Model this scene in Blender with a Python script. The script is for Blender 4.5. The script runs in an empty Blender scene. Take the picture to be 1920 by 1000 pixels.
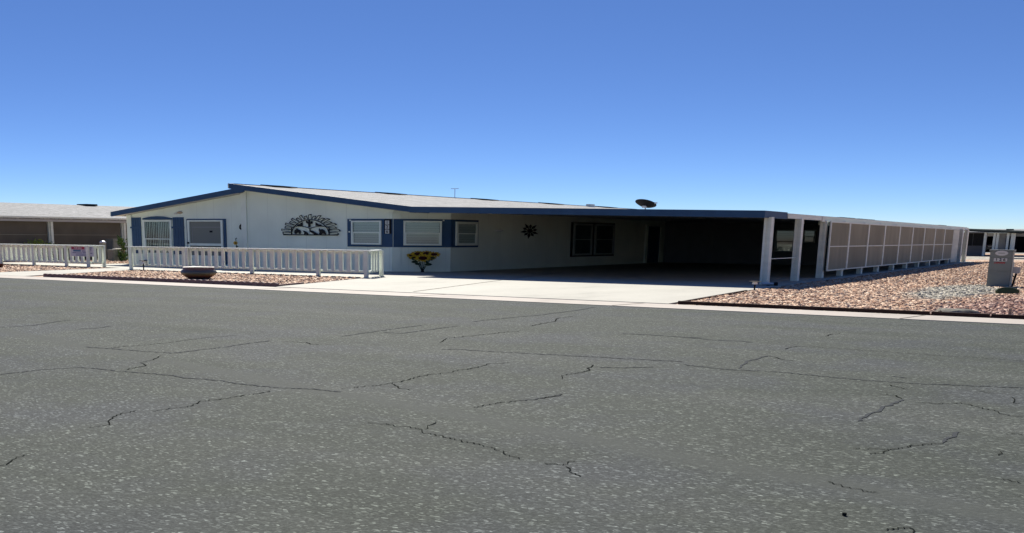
import bpy, bmesh, math, random
import numpy as np
from mathutils import Vector, Matrix
random.seed(7)
PI = math.pi
sc = bpy.context.scene
col = sc.collection

# ------------------------------------------------------------------ camera model
# Three vanishing points of the photograph fix the lens, its shift and the tilt; metres follow from the eye height.
W0, H0 = 1920.0, 1000.0
VX, VY, VZ = (-2150., 423.), (2139., 452.), (720., 9560.)
EYE = 1.6
def solve2(a, b, c, d, e, f):
    det = a*d-b*c
    return ((e*d-b*f)/det, (a*f-e*c)/det)
ax, ay = VY[0]-VX[0], VY[1]-VX[1]
bx_, by_ = VZ[0]-VX[0], VZ[1]-VX[1]
CX, CY = solve2(ax, ay, bx_, by_, ax*VZ[0]+ay*VZ[1], bx_*VY[0]+by_*VY[1])
FOC = math.sqrt(-((VX[0]-CX)*(VY[0]-CX)+(VX[1]-CY)*(VY[1]-CY)))
def cdir(v): return Vector(((v[0]-CX)/FOC, -(v[1]-CY)/FOC, -1.)).normalized()
AX, AY, AZ = -cdir(VX), cdir(VY), -cdir(VZ)
AZ = AX.cross(AY).normalized(); AY = AZ.cross(AX).normalized()
ROT = Matrix((AX, AY, AZ))                 # camera -> world
EYEP = Vector((0, 0, EYE))
def ray(u, v): return ROT @ Vector(((u-CX)/FOC, -(v-CY)/FOC, -1.))
def gz(u, v, z=0.):  r = ray(u, v); return EYEP + r*((z-EYE)/r.z)
def onx(u, v, x):    r = ray(u, v); return EYEP + r*(x/r.x)
def ony(u, v, y):    r = ray(u, v); return EYEP + r*(y/r.y)
def onp(u, v, p, n): r = ray(u, v); return EYEP + r*((Vector(p)-EYEP).dot(Vector(n))/r.dot(Vector(n)))

cam_d = bpy.data.cameras.new('camera'); cam = bpy.data.objects.new('camera', cam_d); col.objects.link(cam)
cam_d.sensor_fit = 'HORIZONTAL'; cam_d.sensor_width = 36.
cam_d.lens = FOC/W0*36.
cam_d.shift_x = (W0/2-CX)/W0; cam_d.shift_y = (CY-H0/2)/W0
cam_d.clip_start = .1; cam_d.clip_end = 6000
cam.matrix_world = Matrix.Translation(EYEP) @ ROT.to_4x4()
sc.camera = cam

# ------------------------------------------------------------------ materials
def mat(name, color, rough=.7, spec=.3, metal=0., noise=None, bump=None, coat=0):
    """noise=(scale, amount, stretch xyz) varies the colour; bump=(scale, strength)"""
    m = bpy.data.materials.new(name); m.use_nodes = True
    nt = m.node_tree; b = nt.nodes['Principled BSDF']
    b.inputs['Base Color'].default_value = (*color, 1); b.inputs['Roughness'].default_value = rough
    b.inputs['Specular IOR Level'].default_value = spec; b.inputs['Metallic'].default_value = metal
    if noise or bump:
        tc = nt.nodes.new('ShaderNodeNewGeometry')
    if noise:
        mp = nt.nodes.new('ShaderNodeMapping'); mp.inputs['Scale'].default_value = noise[2] if len(noise) > 2 else (1, 1, 1)
        nt.links.new(tc.outputs['Position'], mp.inputs['Vector'])
        n = nt.nodes.new('ShaderNodeTexNoise'); n.inputs['Scale'].default_value = noise[0]; n.inputs['Detail'].default_value = 6
        nt.links.new(mp.outputs[0], n.inputs['Vector'])
        r = nt.nodes.new('ShaderNodeValToRGB'); a = noise[1]
        r.color_ramp.elements[0].position = .3; r.color_ramp.elements[1].position = .7
        r.color_ramp.elements[0].color = (*[max(0, c*(1-a)) for c in color], 1)
        r.color_ramp.elements[1].color = (*[min(1, c*(1+a)) for c in color], 1)
        nt.links.new(n.outputs['Fac'], r.inputs[0]); nt.links.new(r.outputs[0], b.inputs['Base Color'])
    if bump:
        n2 = nt.nodes.new('ShaderNodeTexNoise'); n2.inputs['Scale'].default_value = bump[0]; n2.inputs['Detail'].default_value = 4
        nt.links.new(tc.outputs['Position'], n2.inputs['Vector'])
        bp = nt.nodes.new('ShaderNodeBump'); bp.inputs['Strength'].default_value = bump[1]; bp.inputs['Distance'].default_value = .02
        nt.links.new(n2.outputs['Fac'], bp.inputs['Height']); nt.links.new(bp.outputs[0], b.inputs['Normal'])
    return m

def glass_mat(name, tint=(.8, .85, .85), clear=.75):
    m = bpy.data.materials.new(name); m.use_nodes = True; nt = m.node_tree; nt.nodes.clear()
    o = nt.nodes.new('ShaderNodeOutputMaterial'); mx = nt.nodes.new('ShaderNodeMixShader')
    t = nt.nodes.new('ShaderNodeBsdfTransparent'); t.inputs[0].default_value = (*tint, 1)
    g = nt.nodes.new('ShaderNodeBsdfGlossy'); g.inputs['Roughness'].default_value = .03
    f = nt.nodes.new('ShaderNodeLayerWeight'); f.inputs[0].default_value = .5; pw = nt.nodes.new('ShaderNodeMath'); pw.operation = 'POWER'; pw.inputs[1].default_value = 5; nt.links.new(f.outputs['Facing'], pw.inputs[0])
    ma = nt.nodes.new('ShaderNodeMath'); ma.operation = 'MULTIPLY_ADD'; ma.inputs[1].default_value = .9; ma.inputs[2].default_value = .04; nt.links.new(pw.outputs[0], ma.inputs[0]); nt.links.new(ma.outputs[0], mx.inputs[0]); nt.links.new(t.outputs[0], mx.inputs[1]); nt.links.new(g.outputs[0], mx.inputs[2])
    nt.links.new(mx.outputs[0], o.inputs[0]); return m

def N(nt, t, **kw):
    n = nt.nodes.new(t)
    for k, v in kw.items(): setattr(n, k, v)
    return n
def ramp(nt, pts, interp='LINEAR'):
    r = N(nt, 'ShaderNodeValToRGB'); r.color_ramp.interpolation = interp
    e = r.color_ramp.elements
    while len(e) < len(pts): e.new(.5)
    for i, (p, c) in enumerate(pts): e[i].position = p; e[i].color = (*c, 1)
    return r

def asphalt_mat():
    m = bpy.data.materials.new('asphalt'); m.use_nodes = True; nt = m.node_tree; b = nt.nodes['Principled BSDF']; L = nt.links.new
    g = N(nt, 'ShaderNodeNewGeometry')
    # broad patches and wheel paths
    mp = N(nt, 'ShaderNodeMapping'); mp.inputs['Scale'].default_value = (.12, .5, 1); mp.inputs['Rotation'].default_value = (0, 0, .04); L(g.outputs['Position'], mp.inputs[0])
    n1 = N(nt, 'ShaderNodeTexNoise'); n1.inputs['Scale'].default_value = 1.3; n1.inputs['Detail'].default_value = 7; n1.inputs['Roughness'].default_value = .6; L(mp.outputs[0], n1.inputs[0])
    r1 = ramp(nt, [(.28, (.053, .0595, .0505)), (.5, (.064, .0705, .0615)), (.72, (.078, .0835, .0755))]); L(n1.outputs[0], r1.inputs[0])
    n0 = N(nt, 'ShaderNodeTexNoise'); n0.inputs['Scale'].default_value = .55; n0.inputs['Detail'].default_value = 3; L(g.outputs['Position'], n0.inputs[0])
    r0 = ramp(nt, [(.46, (0, 0, 0)), (.66, (1, 1, 1))]); L(n0.outputs[0], r0.inputs[0])
    mxa = N(nt, 'ShaderNodeMix', data_type='RGBA'); mxa.inputs['B'].default_value = (.064, .0695, .0725, 1); mu = N(nt, 'ShaderNodeMath', operation='MULTIPLY'); mu.inputs[1].default_value = .7
    L(r0.outputs[0], mu.inputs[0]); L(mu.outputs[0], mxa.inputs[0]); L(r1.outputs[0], mxa.inputs['A'])
    # pale aggregate stones in the binder, brightest cells carrying painted sun glint
    gm2 = N(nt, 'ShaderNodeMapping'); gm2.inputs['Scale'].default_value = (34, 62, 1); gm2.inputs['Rotation'].default_value = (0, 0, .5); L(g.outputs['Position'], gm2.inputs[0])
    vo = N(nt, 'ShaderNodeTexVoronoi'); vo.inputs['Scale'].default_value = 1.; L(gm2.outputs[0], vo.inputs['Vector'])
    sx = N(nt, 'ShaderNodeSeparateColor'); L(vo.outputs['Color'], sx.inputs[0])
    rs = ramp(nt, [(.0, (.74, .74, .74)), (.45, (.90, .90, .90)), (.80, (1.0, 1.0, 1.0)), (.91, (1.35, 1.35, 1.34)), (1., (2.7, 2.7, 2.65))]); L(sx.outputs[0], rs.inputs[0])
    vo2 = N(nt, 'ShaderNodeTexVoronoi'); vo2.inputs['Scale'].default_value = 75; L(g.outputs['Position'], vo2.inputs['Vector'])
    sx2 = N(nt, 'ShaderNodeSeparateColor'); L(vo2.outputs['Color'], sx2.inputs[0])
    rs2 = ramp(nt, [(.0, (.84, .84, .84)), (.8, (1.05, 1.05, 1.05)), (1., (1.4, 1.4, 1.4))]); L(sx2.outputs[1], rs2.inputs[0])
    m1 = N(nt, 'ShaderNodeMix', data_type='RGBA', blend_type='MULTIPLY'); m1.inputs[0].default_value = 1; L(mxa.outputs['Result'], m1.inputs['A']); L(rs.outputs[0], m1.inputs['B'])
    m2 = N(nt, 'ShaderNodeMix', data_type='RGBA', blend_type='MULTIPLY'); m2.inputs[0].default_value = 1; L(m1.outputs['Result'], m2.inputs['A']); L(rs2.outputs[0], m2.inputs['B'])
    # a smooth worn band rolled diagonally across the lanes
    p0, p2 = gz(560, 722), gz(1560, 905); d = (p2-p0); d.z = 0; ln_ = d.length; d.normalize(); nn = Vector((-d.y, d.x, 0))
    nw = N(nt, 'ShaderNodeTexNoise'); nw.inputs['Scale'].default_value = .9; nw.inputs['Detail'].default_value = 3; L(g.outputs['Position'], nw.inputs[0])
    dt = N(nt, 'ShaderNodeVectorMath', operation='DOT_PRODUCT'); dt.inputs[1].default_value = nn; L(g.outputs['Position'], dt.inputs[0])
    o1 = N(nt, 'ShaderNodeMath', operation='MULTIPLY_ADD'); o1.inputs[1].default_value = .5; o1.inputs[2].default_value = -nn.dot(p0)-.25; L(nw.outputs[0], o1.inputs[0])
    o2 = N(nt, 'ShaderNodeMath', operation='ADD'); L(dt.outputs['Value'], o2.inputs[0]); L(o1.outputs[0], o2.inputs[1])
    o3 = N(nt, 'ShaderNodeMath', operation='ABSOLUTE'); L(o2.outputs[0], o3.inputs[0])
    wr = N(nt, 'ShaderNodeMapRange'); wr.inputs['From Min'].default_value = .26; wr.inputs['From Max'].default_value = .08; wr.inputs['To Max'].default_value = .72; L(o3.outputs[0], wr.inputs[0])
    mw = N(nt, 'ShaderNodeMix', data_type='RGBA'); mw.inputs['B'].default_value = (.064, .0695, .063, 1); L(wr.outputs[0], mw.inputs[0]); L(m2.outputs['Result'], mw.inputs['A'])
    L(mw.outputs['Result'], b.inputs['Base Color'])
    b.inputs['Roughness'].default_value = .9; b.inputs['Specular IOR Level'].default_value = .04
    ad = N(nt, 'ShaderNodeMath', operation='SUBTRACT'); L(sx.outputs[0], ad.inputs[0]); L(vo.outputs['Distance'], ad.inputs[1])
    bp = N(nt, 'ShaderNodeBump'); bp.inputs['Strength'].default_value = .35; bp.inputs['Distance'].default_value = .008
    L(ad.outputs[0], bp.inputs['Height']); L(bp.outputs[0], b.inputs['Normal'])
    return m

def gravel_mat(name, per_stone):
    """crushed pink and tan rock; grey rock round the cabinet, redder rock at the corner by the street"""
    m = bpy.data.materials.new(name); m.use_nodes = True; nt = m.node_tree; b = nt.nodes['Principled BSDF']; L = nt.links.new
    g = N(nt, 'ShaderNodeNewGeometry')
    if per_stone: rnd = g.outputs['Random Per Island']
    else:
        vo = N(nt, 'ShaderNodeTexVoronoi'); vo.inputs['Scale'].default_value = 7; L(g.outputs['Position'], vo.inputs['Vector'])
        s = N(nt, 'ShaderNodeSeparateColor'); L(vo.outputs['Color'], s.inputs[0]); rnd = s.outputs[0]
    tan = ramp(nt, [(0, (.20, .115, .08)), (.25, (.35, .21, .14)), (.5, (.43, .285, .195)), (.75, (.51, .365, .26)), (1, (.64, .52, .39))]); L(rnd, tan.inputs[0])
    gry = ramp(nt, [(0, (.14, .13, .105)), (.5, (.33, .305, .25)), (1, (.52, .48, .40))]); L(rnd, gry.inputs[0])
    red = ramp(nt, [(0, (.13, .065, .05)), (.5, (.29, .165, .13)), (1, (.48, .35, .28))]); L(rnd, red.inputs[0])
    def blob(cx, cy, rx, ry, edge):
        mp = N(nt, 'ShaderNodeMapping'); mp.inputs['Location'].default_value = (-cx/rx, -cy/ry, 0); mp.inputs['Scale'].default_value = (1/rx, 1/ry, 0)
        L(g.outputs['Position'], mp.inputs[0])
        ln = N(nt, 'ShaderNodeVectorMath', operation='LENGTH'); L(mp.outputs[0], ln.inputs[0])
        no = N(nt, 'ShaderNodeTexNoise'); no.inputs['Scale'].default_value = 1.2; L(g.outputs['Position'], no.inputs[0])
        ad = N(nt, 'ShaderNodeMath', operation='MULTIPLY_ADD'); ad.inputs[1].default_value = .9; L(no.outputs[0], ad.inputs[0]); L(ln.outputs['Value'], ad.inputs[2])
        mr = N(nt, 'ShaderNodeMapRange'); mr.inputs['From Min'].default_value = 1.45+edge; mr.inputs['From Max'].default_value = 1.45-edge; L(ad.outputs[0], mr.inputs[0])
        return mr.outputs[0]
    p1 = blob(-4.6, 37.4, 1.15, 5.5, .2); p2 = blob(-1.6, 28.5, 2.1, 7.5, .25)
    p3 = blob(-12, 112, 7, 12, .2)
    mx = N(nt, 'ShaderNodeMix', data_type='RGBA'); L(p2, mx.inputs[0]); L(tan.outputs[0], mx.inputs['A']); L(red.outputs[0], mx.inputs['B'])
    mx2 = N(nt, 'ShaderNodeMix', data_type='RGBA'); L(p1, mx2.inputs[0]); L(mx.outputs['Result'], mx2.inputs['A']); L(gry.outputs[0], mx2.inputs['B'])
    mx3 = N(nt, 'ShaderNodeMix', data_type='RGBA'); L(p3, mx3.inputs[0]); L(mx2.outputs['Result'], mx3.inputs['A']); L(gry.outputs[0], mx3.inputs['B'])
    L(mx3.outputs['Result'], b.inputs['Base Color']); b.inputs['Roughness'].default_value = .9; b.inputs['Specular IOR Level'].default_value = .1
    if not per_stone:
        bp = N(nt, 'ShaderNodeBump'); bp.inputs['Strength'].default_value = .8; bp.inputs['Distance'].default_value = .05; L(vo.outputs['Distance'], bp.inputs['Height']); L(bp.outputs[0], b.inputs['Normal'])
    return m

def concrete_mat(name, c, joint=None):
    m = bpy.data.materials.new(name); m.use_nodes = True; nt = m.node_tree; b = nt.nodes['Principled BSDF']; L = nt.links.new
    g = N(nt, 'ShaderNodeNewGeometry')
    mp = N(nt, 'ShaderNodeMapping'); mp.inputs['Scale'].default_value = (.5, .22, 1); L(g.outputs['Position'], mp.inputs[0])
    n = N(nt, 'ShaderNodeTexNoise'); n.inputs['Scale'].default_value = 1.; n.inputs['Detail'].default_value = 8; n.inputs['Roughness'].default_value = .65; L(mp.outputs[0], n.inputs[0])
    r = ramp(nt, [(.25, tuple(x*.66 for x in c)), (.45, tuple(x*.95 for x in c)), (.7, tuple(min(1, x*1.08) for x in c))]); L(n.outputs[0], r.inputs[0])
    n2 = N(nt, 'ShaderNodeTexNoise'); n2.inputs['Scale'].default_value = 30; n2.inputs['Detail'].default_value = 3; L(g.outputs['Position'], n2.inputs[0])
    r2 = ramp(nt, [(.3, (.92, .92, .92)), (.7, (1.04, 1.04, 1.04))]); L(n2.outputs[0], r2.inputs[0])
    mx = N(nt, 'ShaderNodeMix', data_type='RGBA', blend_type='MULTIPLY'); mx.inputs[0].default_value = 1; L(r.outputs[0], mx.inputs['A']); L(r2.outputs[0], mx.inputs['B'])
    L(mx.outputs['Result'], b.inputs['Base Color']); b.inputs['Roughness'].default_value = .85; b.inputs['Specular IOR Level'].default_value = .2
    return m

def shingle_mat():
    m = bpy.data.materials.new('roof_shingles'); m.use_nodes = True; nt = m.node_tree; b = nt.nodes['Principled BSDF']; L = nt.links.new
    g = N(nt, 'ShaderNodeNewGeometry')
    mp = N(nt, 'ShaderNodeMapping'); mp.inputs['Scale'].default_value = (2.2, .9, 0); L(g.outputs['Position'], mp.inputs[0])
    vo = N(nt, 'ShaderNodeTexBrick'); vo.inputs['Scale'].default_value = 1.; vo.inputs['Color1'].default_value = (.22, .225, .22, 1); vo.inputs['Color2'].default_value = (.335, .34, .335, 1)
    vo.inputs['Mortar'].default_value = (.17, .17, .17, 1); vo.inputs['Mortar Size'].default_value = .03; L(mp.outputs[0], vo.inputs['Vector'])
    n = N(nt, 'ShaderNodeTexNoise'); n.inputs['Scale'].default_value = .8; n.inputs['Detail'].default_value = 7; L(mp.outputs[0], n.inputs[0])
    r = ramp(nt, [(.3, (.78, .78, .78)), (.7, (1.1, 1.1, 1.1))]); L(n.outputs[0], r.inputs[0])
    mx = N(nt, 'ShaderNodeMix', data_type='RGBA', blend_type='MULTIPLY'); mx.inputs[0].default_value = 1; L(vo.outputs['Color'], mx.inputs['A']); L(r.outputs[0], mx.inputs['B'])
    L(mx.outputs['Result'], b.inputs['Base Color']); b.inputs['Roughness'].default_value = .9; b.inputs['Specular IOR Level'].default_value = .1
    return m

def siding_mat(name, c):
    """painted panel siding: fine vertical grooves and faint weathering"""
    m = bpy.data.materials.new(name); m.use_nodes = True; nt = m.node_tree; b = nt.nodes['Principled BSDF']; L = nt.links.new
    g = N(nt, 'ShaderNodeNewGeometry')
    n = N(nt, 'ShaderNodeTexNoise'); n.inputs['Scale'].default_value = .7; n.inputs['Detail'].default_value = 6; L(g.outputs['Position'], n.inputs[0])
    r = ramp(nt, [(.3, tuple(x*.93 for x in c)), (.7, tuple(min(1, x*1.05) for x in c))]); L(n.outputs[0], r.inputs[0])
    sp = N(nt, 'ShaderNodeSeparateXYZ'); L(g.outputs['Position'], sp.inputs[0])
    ad = N(nt, 'ShaderNodeMath', operation='ADD'); L(sp.outputs[0], ad.inputs[0]); L(sp.outputs[1], ad.inputs[1])
    fr = N(nt, 'ShaderNodeMath', operation='PINGPONG'); fr.inputs[1].default_value = .61; L(ad.outputs[0], fr.inputs[0])
    gr = N(nt, 'ShaderNodeMath', operation='LESS_THAN'); gr.inputs[1].default_value = .02; L(fr.outputs[0], gr.inputs[0])
    mx = N(nt, 'ShaderNodeMix', data_type='RGBA'); mx.inputs['B'].default_value = (*[x*.91 for x in c], 1); L(gr.outputs[0], mx.inputs[0]); L(r.outputs[0], mx.inputs['A'])
    L(mx.outputs['Result'], b.inputs['Base Color']); b.inputs['Roughness'].default_value = .75; b.inputs['Specular IOR Level'].default_value = .2
    n2 = N(nt, 'ShaderNodeTexNoise'); n2.inputs['Scale'].default_value = 60; L(g.outputs['Position'], n2.inputs[0])
    bp = N(nt, 'ShaderNodeBump'); bp.inputs['Strength'].default_value = .15; bp.inputs['Distance'].default_value = .01; L(n2.outputs[0], bp.inputs['Height']); L(bp.outputs[0], b.inputs['Normal'])
    return m

def vary(m, amt):
    nt = m.node_tree; b = nt.nodes['Principled BSDF']; l = b.inputs['Base Color'].links[0]; src = l.from_socket
    oi = nt.nodes.new('ShaderNodeObjectInfo'); mr = nt.nodes.new('ShaderNodeMapRange'); mr.inputs['To Min'].default_value = 1-amt; mr.inputs['To Max'].default_value = 1+amt
    hs = nt.nodes.new('ShaderNodeHueSaturation'); nt.links.new(oi.outputs['Random'], mr.inputs[0]); nt.links.new(mr.outputs[0], hs.inputs['Value'])
    nt.links.new(src, hs.inputs['Color']); nt.links.new(hs.outputs[0], b.inputs['Base Color']); return m
def pot_mat(zs):
    m = bpy.data.materials.new('glazed_clay'); m.use_nodes = True; nt = m.node_tree; b = nt.nodes['Principled BSDF']; L = nt.links.new
    g = N(nt, 'ShaderNodeNewGeometry'); sp = N(nt, 'ShaderNodeSeparateXYZ'); L(g.outputs['Position'], sp.inputs[0])
    no = N(nt, 'ShaderNodeTexNoise'); no.inputs['Scale'].default_value = 9; L(g.outputs['Position'], no.inputs[0])
    ad = N(nt, 'ShaderNodeMath', operation='MULTIPLY_ADD'); ad.inputs[1].default_value = .05; L(no.outputs[0], ad.inputs[0]); L(sp.outputs[2], ad.inputs[2])
    mr = N(nt, 'ShaderNodeMapRange'); mr.inputs['From Min'].default_value = .025; mr.inputs['From Max'].default_value = zs+.025; L(ad.outputs[0], mr.inputs[0])
    r = ramp(nt, [(0, (.03, .02, .02)), (.14, (.035, .025, .035)), (.24, (.17, .045, .025)), (.34, (.2, .11, .05)), (.44, (.15, .125, .06)), (.55, (.06, .085, .085)), (.72, (.075, .07, .065)), (.8, (.15, .085, .055)), (1, (.16, .09, .07))])
    L(mr.outputs[0], r.inputs[0]); L(r.outputs[0], b.inputs['Base Color']); b.inputs['Roughness'].default_value = .45
    return m

M = dict(
    asphalt=asphalt_mat(), stones=gravel_mat('crushed_rock', True), bed=gravel_mat('gravel_ground', False),
    concrete=concrete_mat('driveway_concrete', (.365, .353, .302)), gutter=concrete_mat('gutter_concrete', (.375, .335, .29)),
    earth=mat('desert_earth', (.33, .27, .21), .95, .1, noise=(.3, .2)),
    crack=mat('crack_dark', (.019, .021, .0185), 1., .0), seal=mat('crack_sealer', (.046, .05, .053), .95, .03),  # one flat dark colour for open cracks and the tar lump
    siding=siding_mat('pale_siding', (.78, .835, .72)), white=mat('white_paint', (.77, .81, .71), .55, .3, noise=(2.5, .05)),
    fence=mat('fence_vinyl', (.73, .775, .69), .5, .3, noise=(5., .07)),
    blue=mat('navy_trim', (.022, .066, .14), .55, .3, noise=(2., .1)), roof=shingle_mat(),
    metal=mat('white_aluminium', (.70, .71, .60), .45, .4, noise=(1.5, .08, (1, .2, 4))), soffit=mat('soffit_paint', (.56, .54, .49), .7, .2, noise=(2, .04)),
    dark=mat('dark_metal', (.016, .016, .018), .85, .08), ventdark=mat('dark_vent', (.022, .026, .026), 1., .0),
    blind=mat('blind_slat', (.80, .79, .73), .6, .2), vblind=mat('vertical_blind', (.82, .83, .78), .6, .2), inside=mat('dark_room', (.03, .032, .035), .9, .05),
    glass=glass_mat('window_glass'), screen=mat('tan_sunscreen', (.32, .305, .222), .9, .05, noise=(1.3, .12, (1, 1, .35)), bump=(220, .3)),
    doorscreen=mat('door_mesh', (.22, .225, .20), .8, .1, bump=(150, .2)),
    brown=mat('brown_board', (.045, .028, .022), .85, .1, noise=(6, .25)), edging=mat('mauve_edging', (.19, .13, .125), .8, .1, noise=(4, .12)),
    art=mat('black_iron', (.012, .012, .012), .6, .2), gold=mat('yellow_petal', (.50, .31, .017), .6, .2, noise=(14, .3)), seed=mat('seed_head', (.05, .012, .012), .9, .05, bump=(80, .8)),
    leaf=mat('dark_leaf', (.015, .04, .02), .6, .3, noise=(9, .3)), lime=mat('lime_leaf', (.20, .26, .04), .7, .2, noise=(8, .3)), bush=mat('bush_leaf', (.06, .115, .03), .7, .2, noise=(6, .35)),
    grey=mat('grey_enamel', (.185, .205, .185), .5, .35, noise=(4, .06)), olive=mat('olive_lid', (.055, .07, .03), .8, .2, noise=(12, .2)),
    plate=mat('number_plate', (.55, .55, .52), .5, .3), digit=mat('black_digit', (.012, .012, .015), .6, .2), red=mat('red_print', (.35, .03, .04), .6, .2),
    signw=mat('sign_white', (.55, .55, .60), .5, .3), signr=mat('sign_red', (.36, .045, .10), .5, .3), signb=mat('sign_blue', (.07, .17, .30), .5, .3), signt=mat('sign_ink', (.10, .11, .24), .5, .2),
    lamp=mat('tan_lamp_glass', (.55, .40, .27), .4, .4), lampw=mat('lamp_glass', (.8, .8, .78), .2, .5), steel=mat('galvanised', (.45, .46, .47), .35, .5, .7),
    rock=mat('grey_rock', (.16, .15, .125), .95, .1, noise=(5, .3), bump=(12, .7)), wood=mat('weathered_wood', (.36, .28, .2), .9, .1, noise=(8, .2)),
    pot=pot_mat(.44), redpot=mat('dark_red_pot', (.06, .02, .015), .5, .3), nwall=mat('neighbour_screen', (.125, .108, .084), .9, .05, noise=(1.2, .1)),
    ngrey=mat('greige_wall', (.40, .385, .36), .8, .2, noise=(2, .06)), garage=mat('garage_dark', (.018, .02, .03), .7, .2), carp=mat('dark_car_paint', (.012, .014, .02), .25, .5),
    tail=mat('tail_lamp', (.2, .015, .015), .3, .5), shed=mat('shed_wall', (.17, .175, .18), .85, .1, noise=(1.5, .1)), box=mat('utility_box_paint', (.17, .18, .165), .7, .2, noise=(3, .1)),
)

vary(M['screen'], .10); vary(M['fence'], .05)
# ------------------------------------------------------------------ mesh collector and tagging
class MB:
    def __init__(s): s.v = []; s.f = []
    def add(s, vs, fs):
        o = len(s.v); s.v += [Vector(p) for p in vs]; s.f += [tuple(i+o for i in f) for f in fs]; return s
    def box(s, x0, x1, y0, y1, z0, z1): return s.hexa([(x0, y0), (x1, y0), (x1, y1), (x0, y1)], z0, z1)
    def hexa(s, q, z0, z1):      # prism over a plan polygon; z1 may be a list of heights
        n = len(q); zt = z1 if isinstance(z1, (list, tuple)) else [z1]*n; zb = z0 if isinstance(z0, (list, tuple)) else [z0]*n
        vs = [(p[0], p[1], zb[i]) for i, p in enumerate(q)]+[(p[0], p[1], zt[i]) for i, p in enumerate(q)]
        return s.add(vs, [tuple(range(n))[::-1], tuple(range(n, 2*n))]+[(i, (i+1) % n, (i+1) % n+n, i+n) for i in range(n)])
    def ob(s, F, a0, a1, d0, d1, z0, z1):      # box in a wall frame F: a along the wall, d out of it
        p = [(a0, d0), (a1, d0), (a1, d1), (a0, d1)]
        vs = [F.at(a, d, z0) for a, d in p]+[F.at(a, d, z1) for a, d in p]
        return s.add(vs, [(3, 2, 1, 0), (4, 5, 6, 7), (0, 1, 5, 4), (1, 2, 6, 5), (2, 3, 7, 6), (3, 0, 4, 7)])
    def oprism(s, F, poly, d0, d1):            # polygon (a,z) on a wall frame, extruded from d0 to d1
        n = len(poly); vs = [F.at(a, d0, z) for a, z in poly]+[F.at(a, d1, z) for a, z in poly]
        return s.add(vs, [tuple(range(n))[::-1], tuple(range(n, 2*n))]+[(i, (i+1) % n, (i+1) % n+n, i+n) for i in range(n)])
    def obar(s, F, p, q, w, d0, d1):           # flat bar between two wall points
        dx, dz = q[0]-p[0], q[1]-p[1]; l = math.hypot(dx, dz) or 1; nx, nz = -dz/l*w/2, dx/l*w/2
        return s.oprism(F, [(p[0]-nx, p[1]-nz), (q[0]-nx, q[1]-nz), (q[0]+nx, q[1]+nz), (p[0]+nx, p[1]+nz)], d0, d1)
    def tube(s, pts, r, n=8, cap=True):
        pts = [Vector(p) for p in pts]; rs = r if isinstance(r, (list, tuple)) else [r]*len(pts); o = len(s.v); fs = []
        for i, p in enumerate(pts):
            t = (pts[min(i+1, len(pts)-1)]-pts[max(i-1, 0)]).normalized()
            a = t.orthogonal().normalized() if abs(t.z) > .99 else t.cross(Vector((0, 0, 1))).normalized(); b = t.cross(a)
            for k in range(n): s.v.append(p+(a*math.cos(2*PI*k/n)+b*math.sin(2*PI*k/n))*rs[i])
        for i in range(len(pts)-1):
            for k in range(n): s.f.append((o+i*n+k, o+i*n+(k+1) % n, o+(i+1)*n+(k+1) % n, o+(i+1)*n+k))
        if cap: s.f.append(tuple(o+k for k in range(n))[::-1]); s.f.append(tuple(o+(len(pts)-1)*n+k for k in range(n)))
        return s
    def lathe(s, c, prof, n=32, sx=1, sy=1, mx=None):
        o = len(s.v); k0 = len(prof)
        for r, z in prof:
            for k in range(n):
                p = Vector((r*math.cos(2*PI*k/n)*sx, r*math.sin(2*PI*k/n)*sy, z))
                s.v.append((mx @ p if mx else p)+Vector(c))
        for i in range(k0-1):
            for k in range(n): s.f.append((o+i*n+k, o+i*n+(k+1) % n, o+(i+1)*n+(k+1) % n, o+(i+1)*n+k))
        s.f.append(tuple(o+k for k in range(n))[::-1]); s.f.append(tuple(o+(k0-1)*n+k for k in range(n))); return s
    def build(s, name, m, parent=None, label=None, smooth=False, origin=None):
        off = world_loc(parent) if parent else (Vector(origin) if origin else Vector((0, 0, 0)))
        me = bpy.data.meshes.new(name); me.from_pydata([p-off for p in s.v], [], s.f)
        bm = bmesh.new(); bm.from_mesh(me); bmesh.ops.recalc_face_normals(bm, faces=bm.faces); bm.to_mesh(me); bm.free()
        me.materials.append(m)
        if smooth:
            for p in me.polygons: p.use_smooth = True
        o = bpy.data.objects.new(name, me); col.objects.link(o)
        if parent: o.parent = parent
        elif origin: o.location = off
        if label: o['label'] = label
        return o
def world_loc(o):
    l = Vector((0, 0, 0))
    while o: l += Vector(o.location); o = o.parent
    return l
def tag(o, label, cat, group=None, kind=None):
    o['label'] = label; o['category'] = cat
    if group: o['group'] = group
    if kind: o['kind'] = kind
    return o
def thing(name, label, cat, loc, group=None):
    o = bpy.data.objects.new(name, None); o.empty_display_size = .3; col.objects.link(o); o.location = Vector(loc)
    return tag(o, label, cat, group)
def struct(o): o['kind'] = 'structure'; return o
def clone(src, parent, off):
    """copy of a part (with sub-parts sharing the mesh) shifted by off"""
    c = src.copy(); col.objects.link(c); c.parent = parent; c.location = Vector(src.location)+Vector(off)
    for ch in src.children:
        d = ch.copy(); col.objects.link(d); d.parent = c
    return c
class Frame:
    def __init__(s, o, r, n): s.o = Vector((*o, 0)); s.r = Vector((*r, 0)).normalized(); s.n = Vector((*n, 0)).normalized()
    def at(s, a, d, z): p = s.o+s.r*a+s.n*d; return Vector((p.x, p.y, z))
    def pix(s, u, v, d=0):   # pixel of the photograph -> (a, z) on this wall
        p = onp(u, v, s.o+s.n*d, s.n); return ((p-s.o).dot(s.r), p.z)
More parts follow.
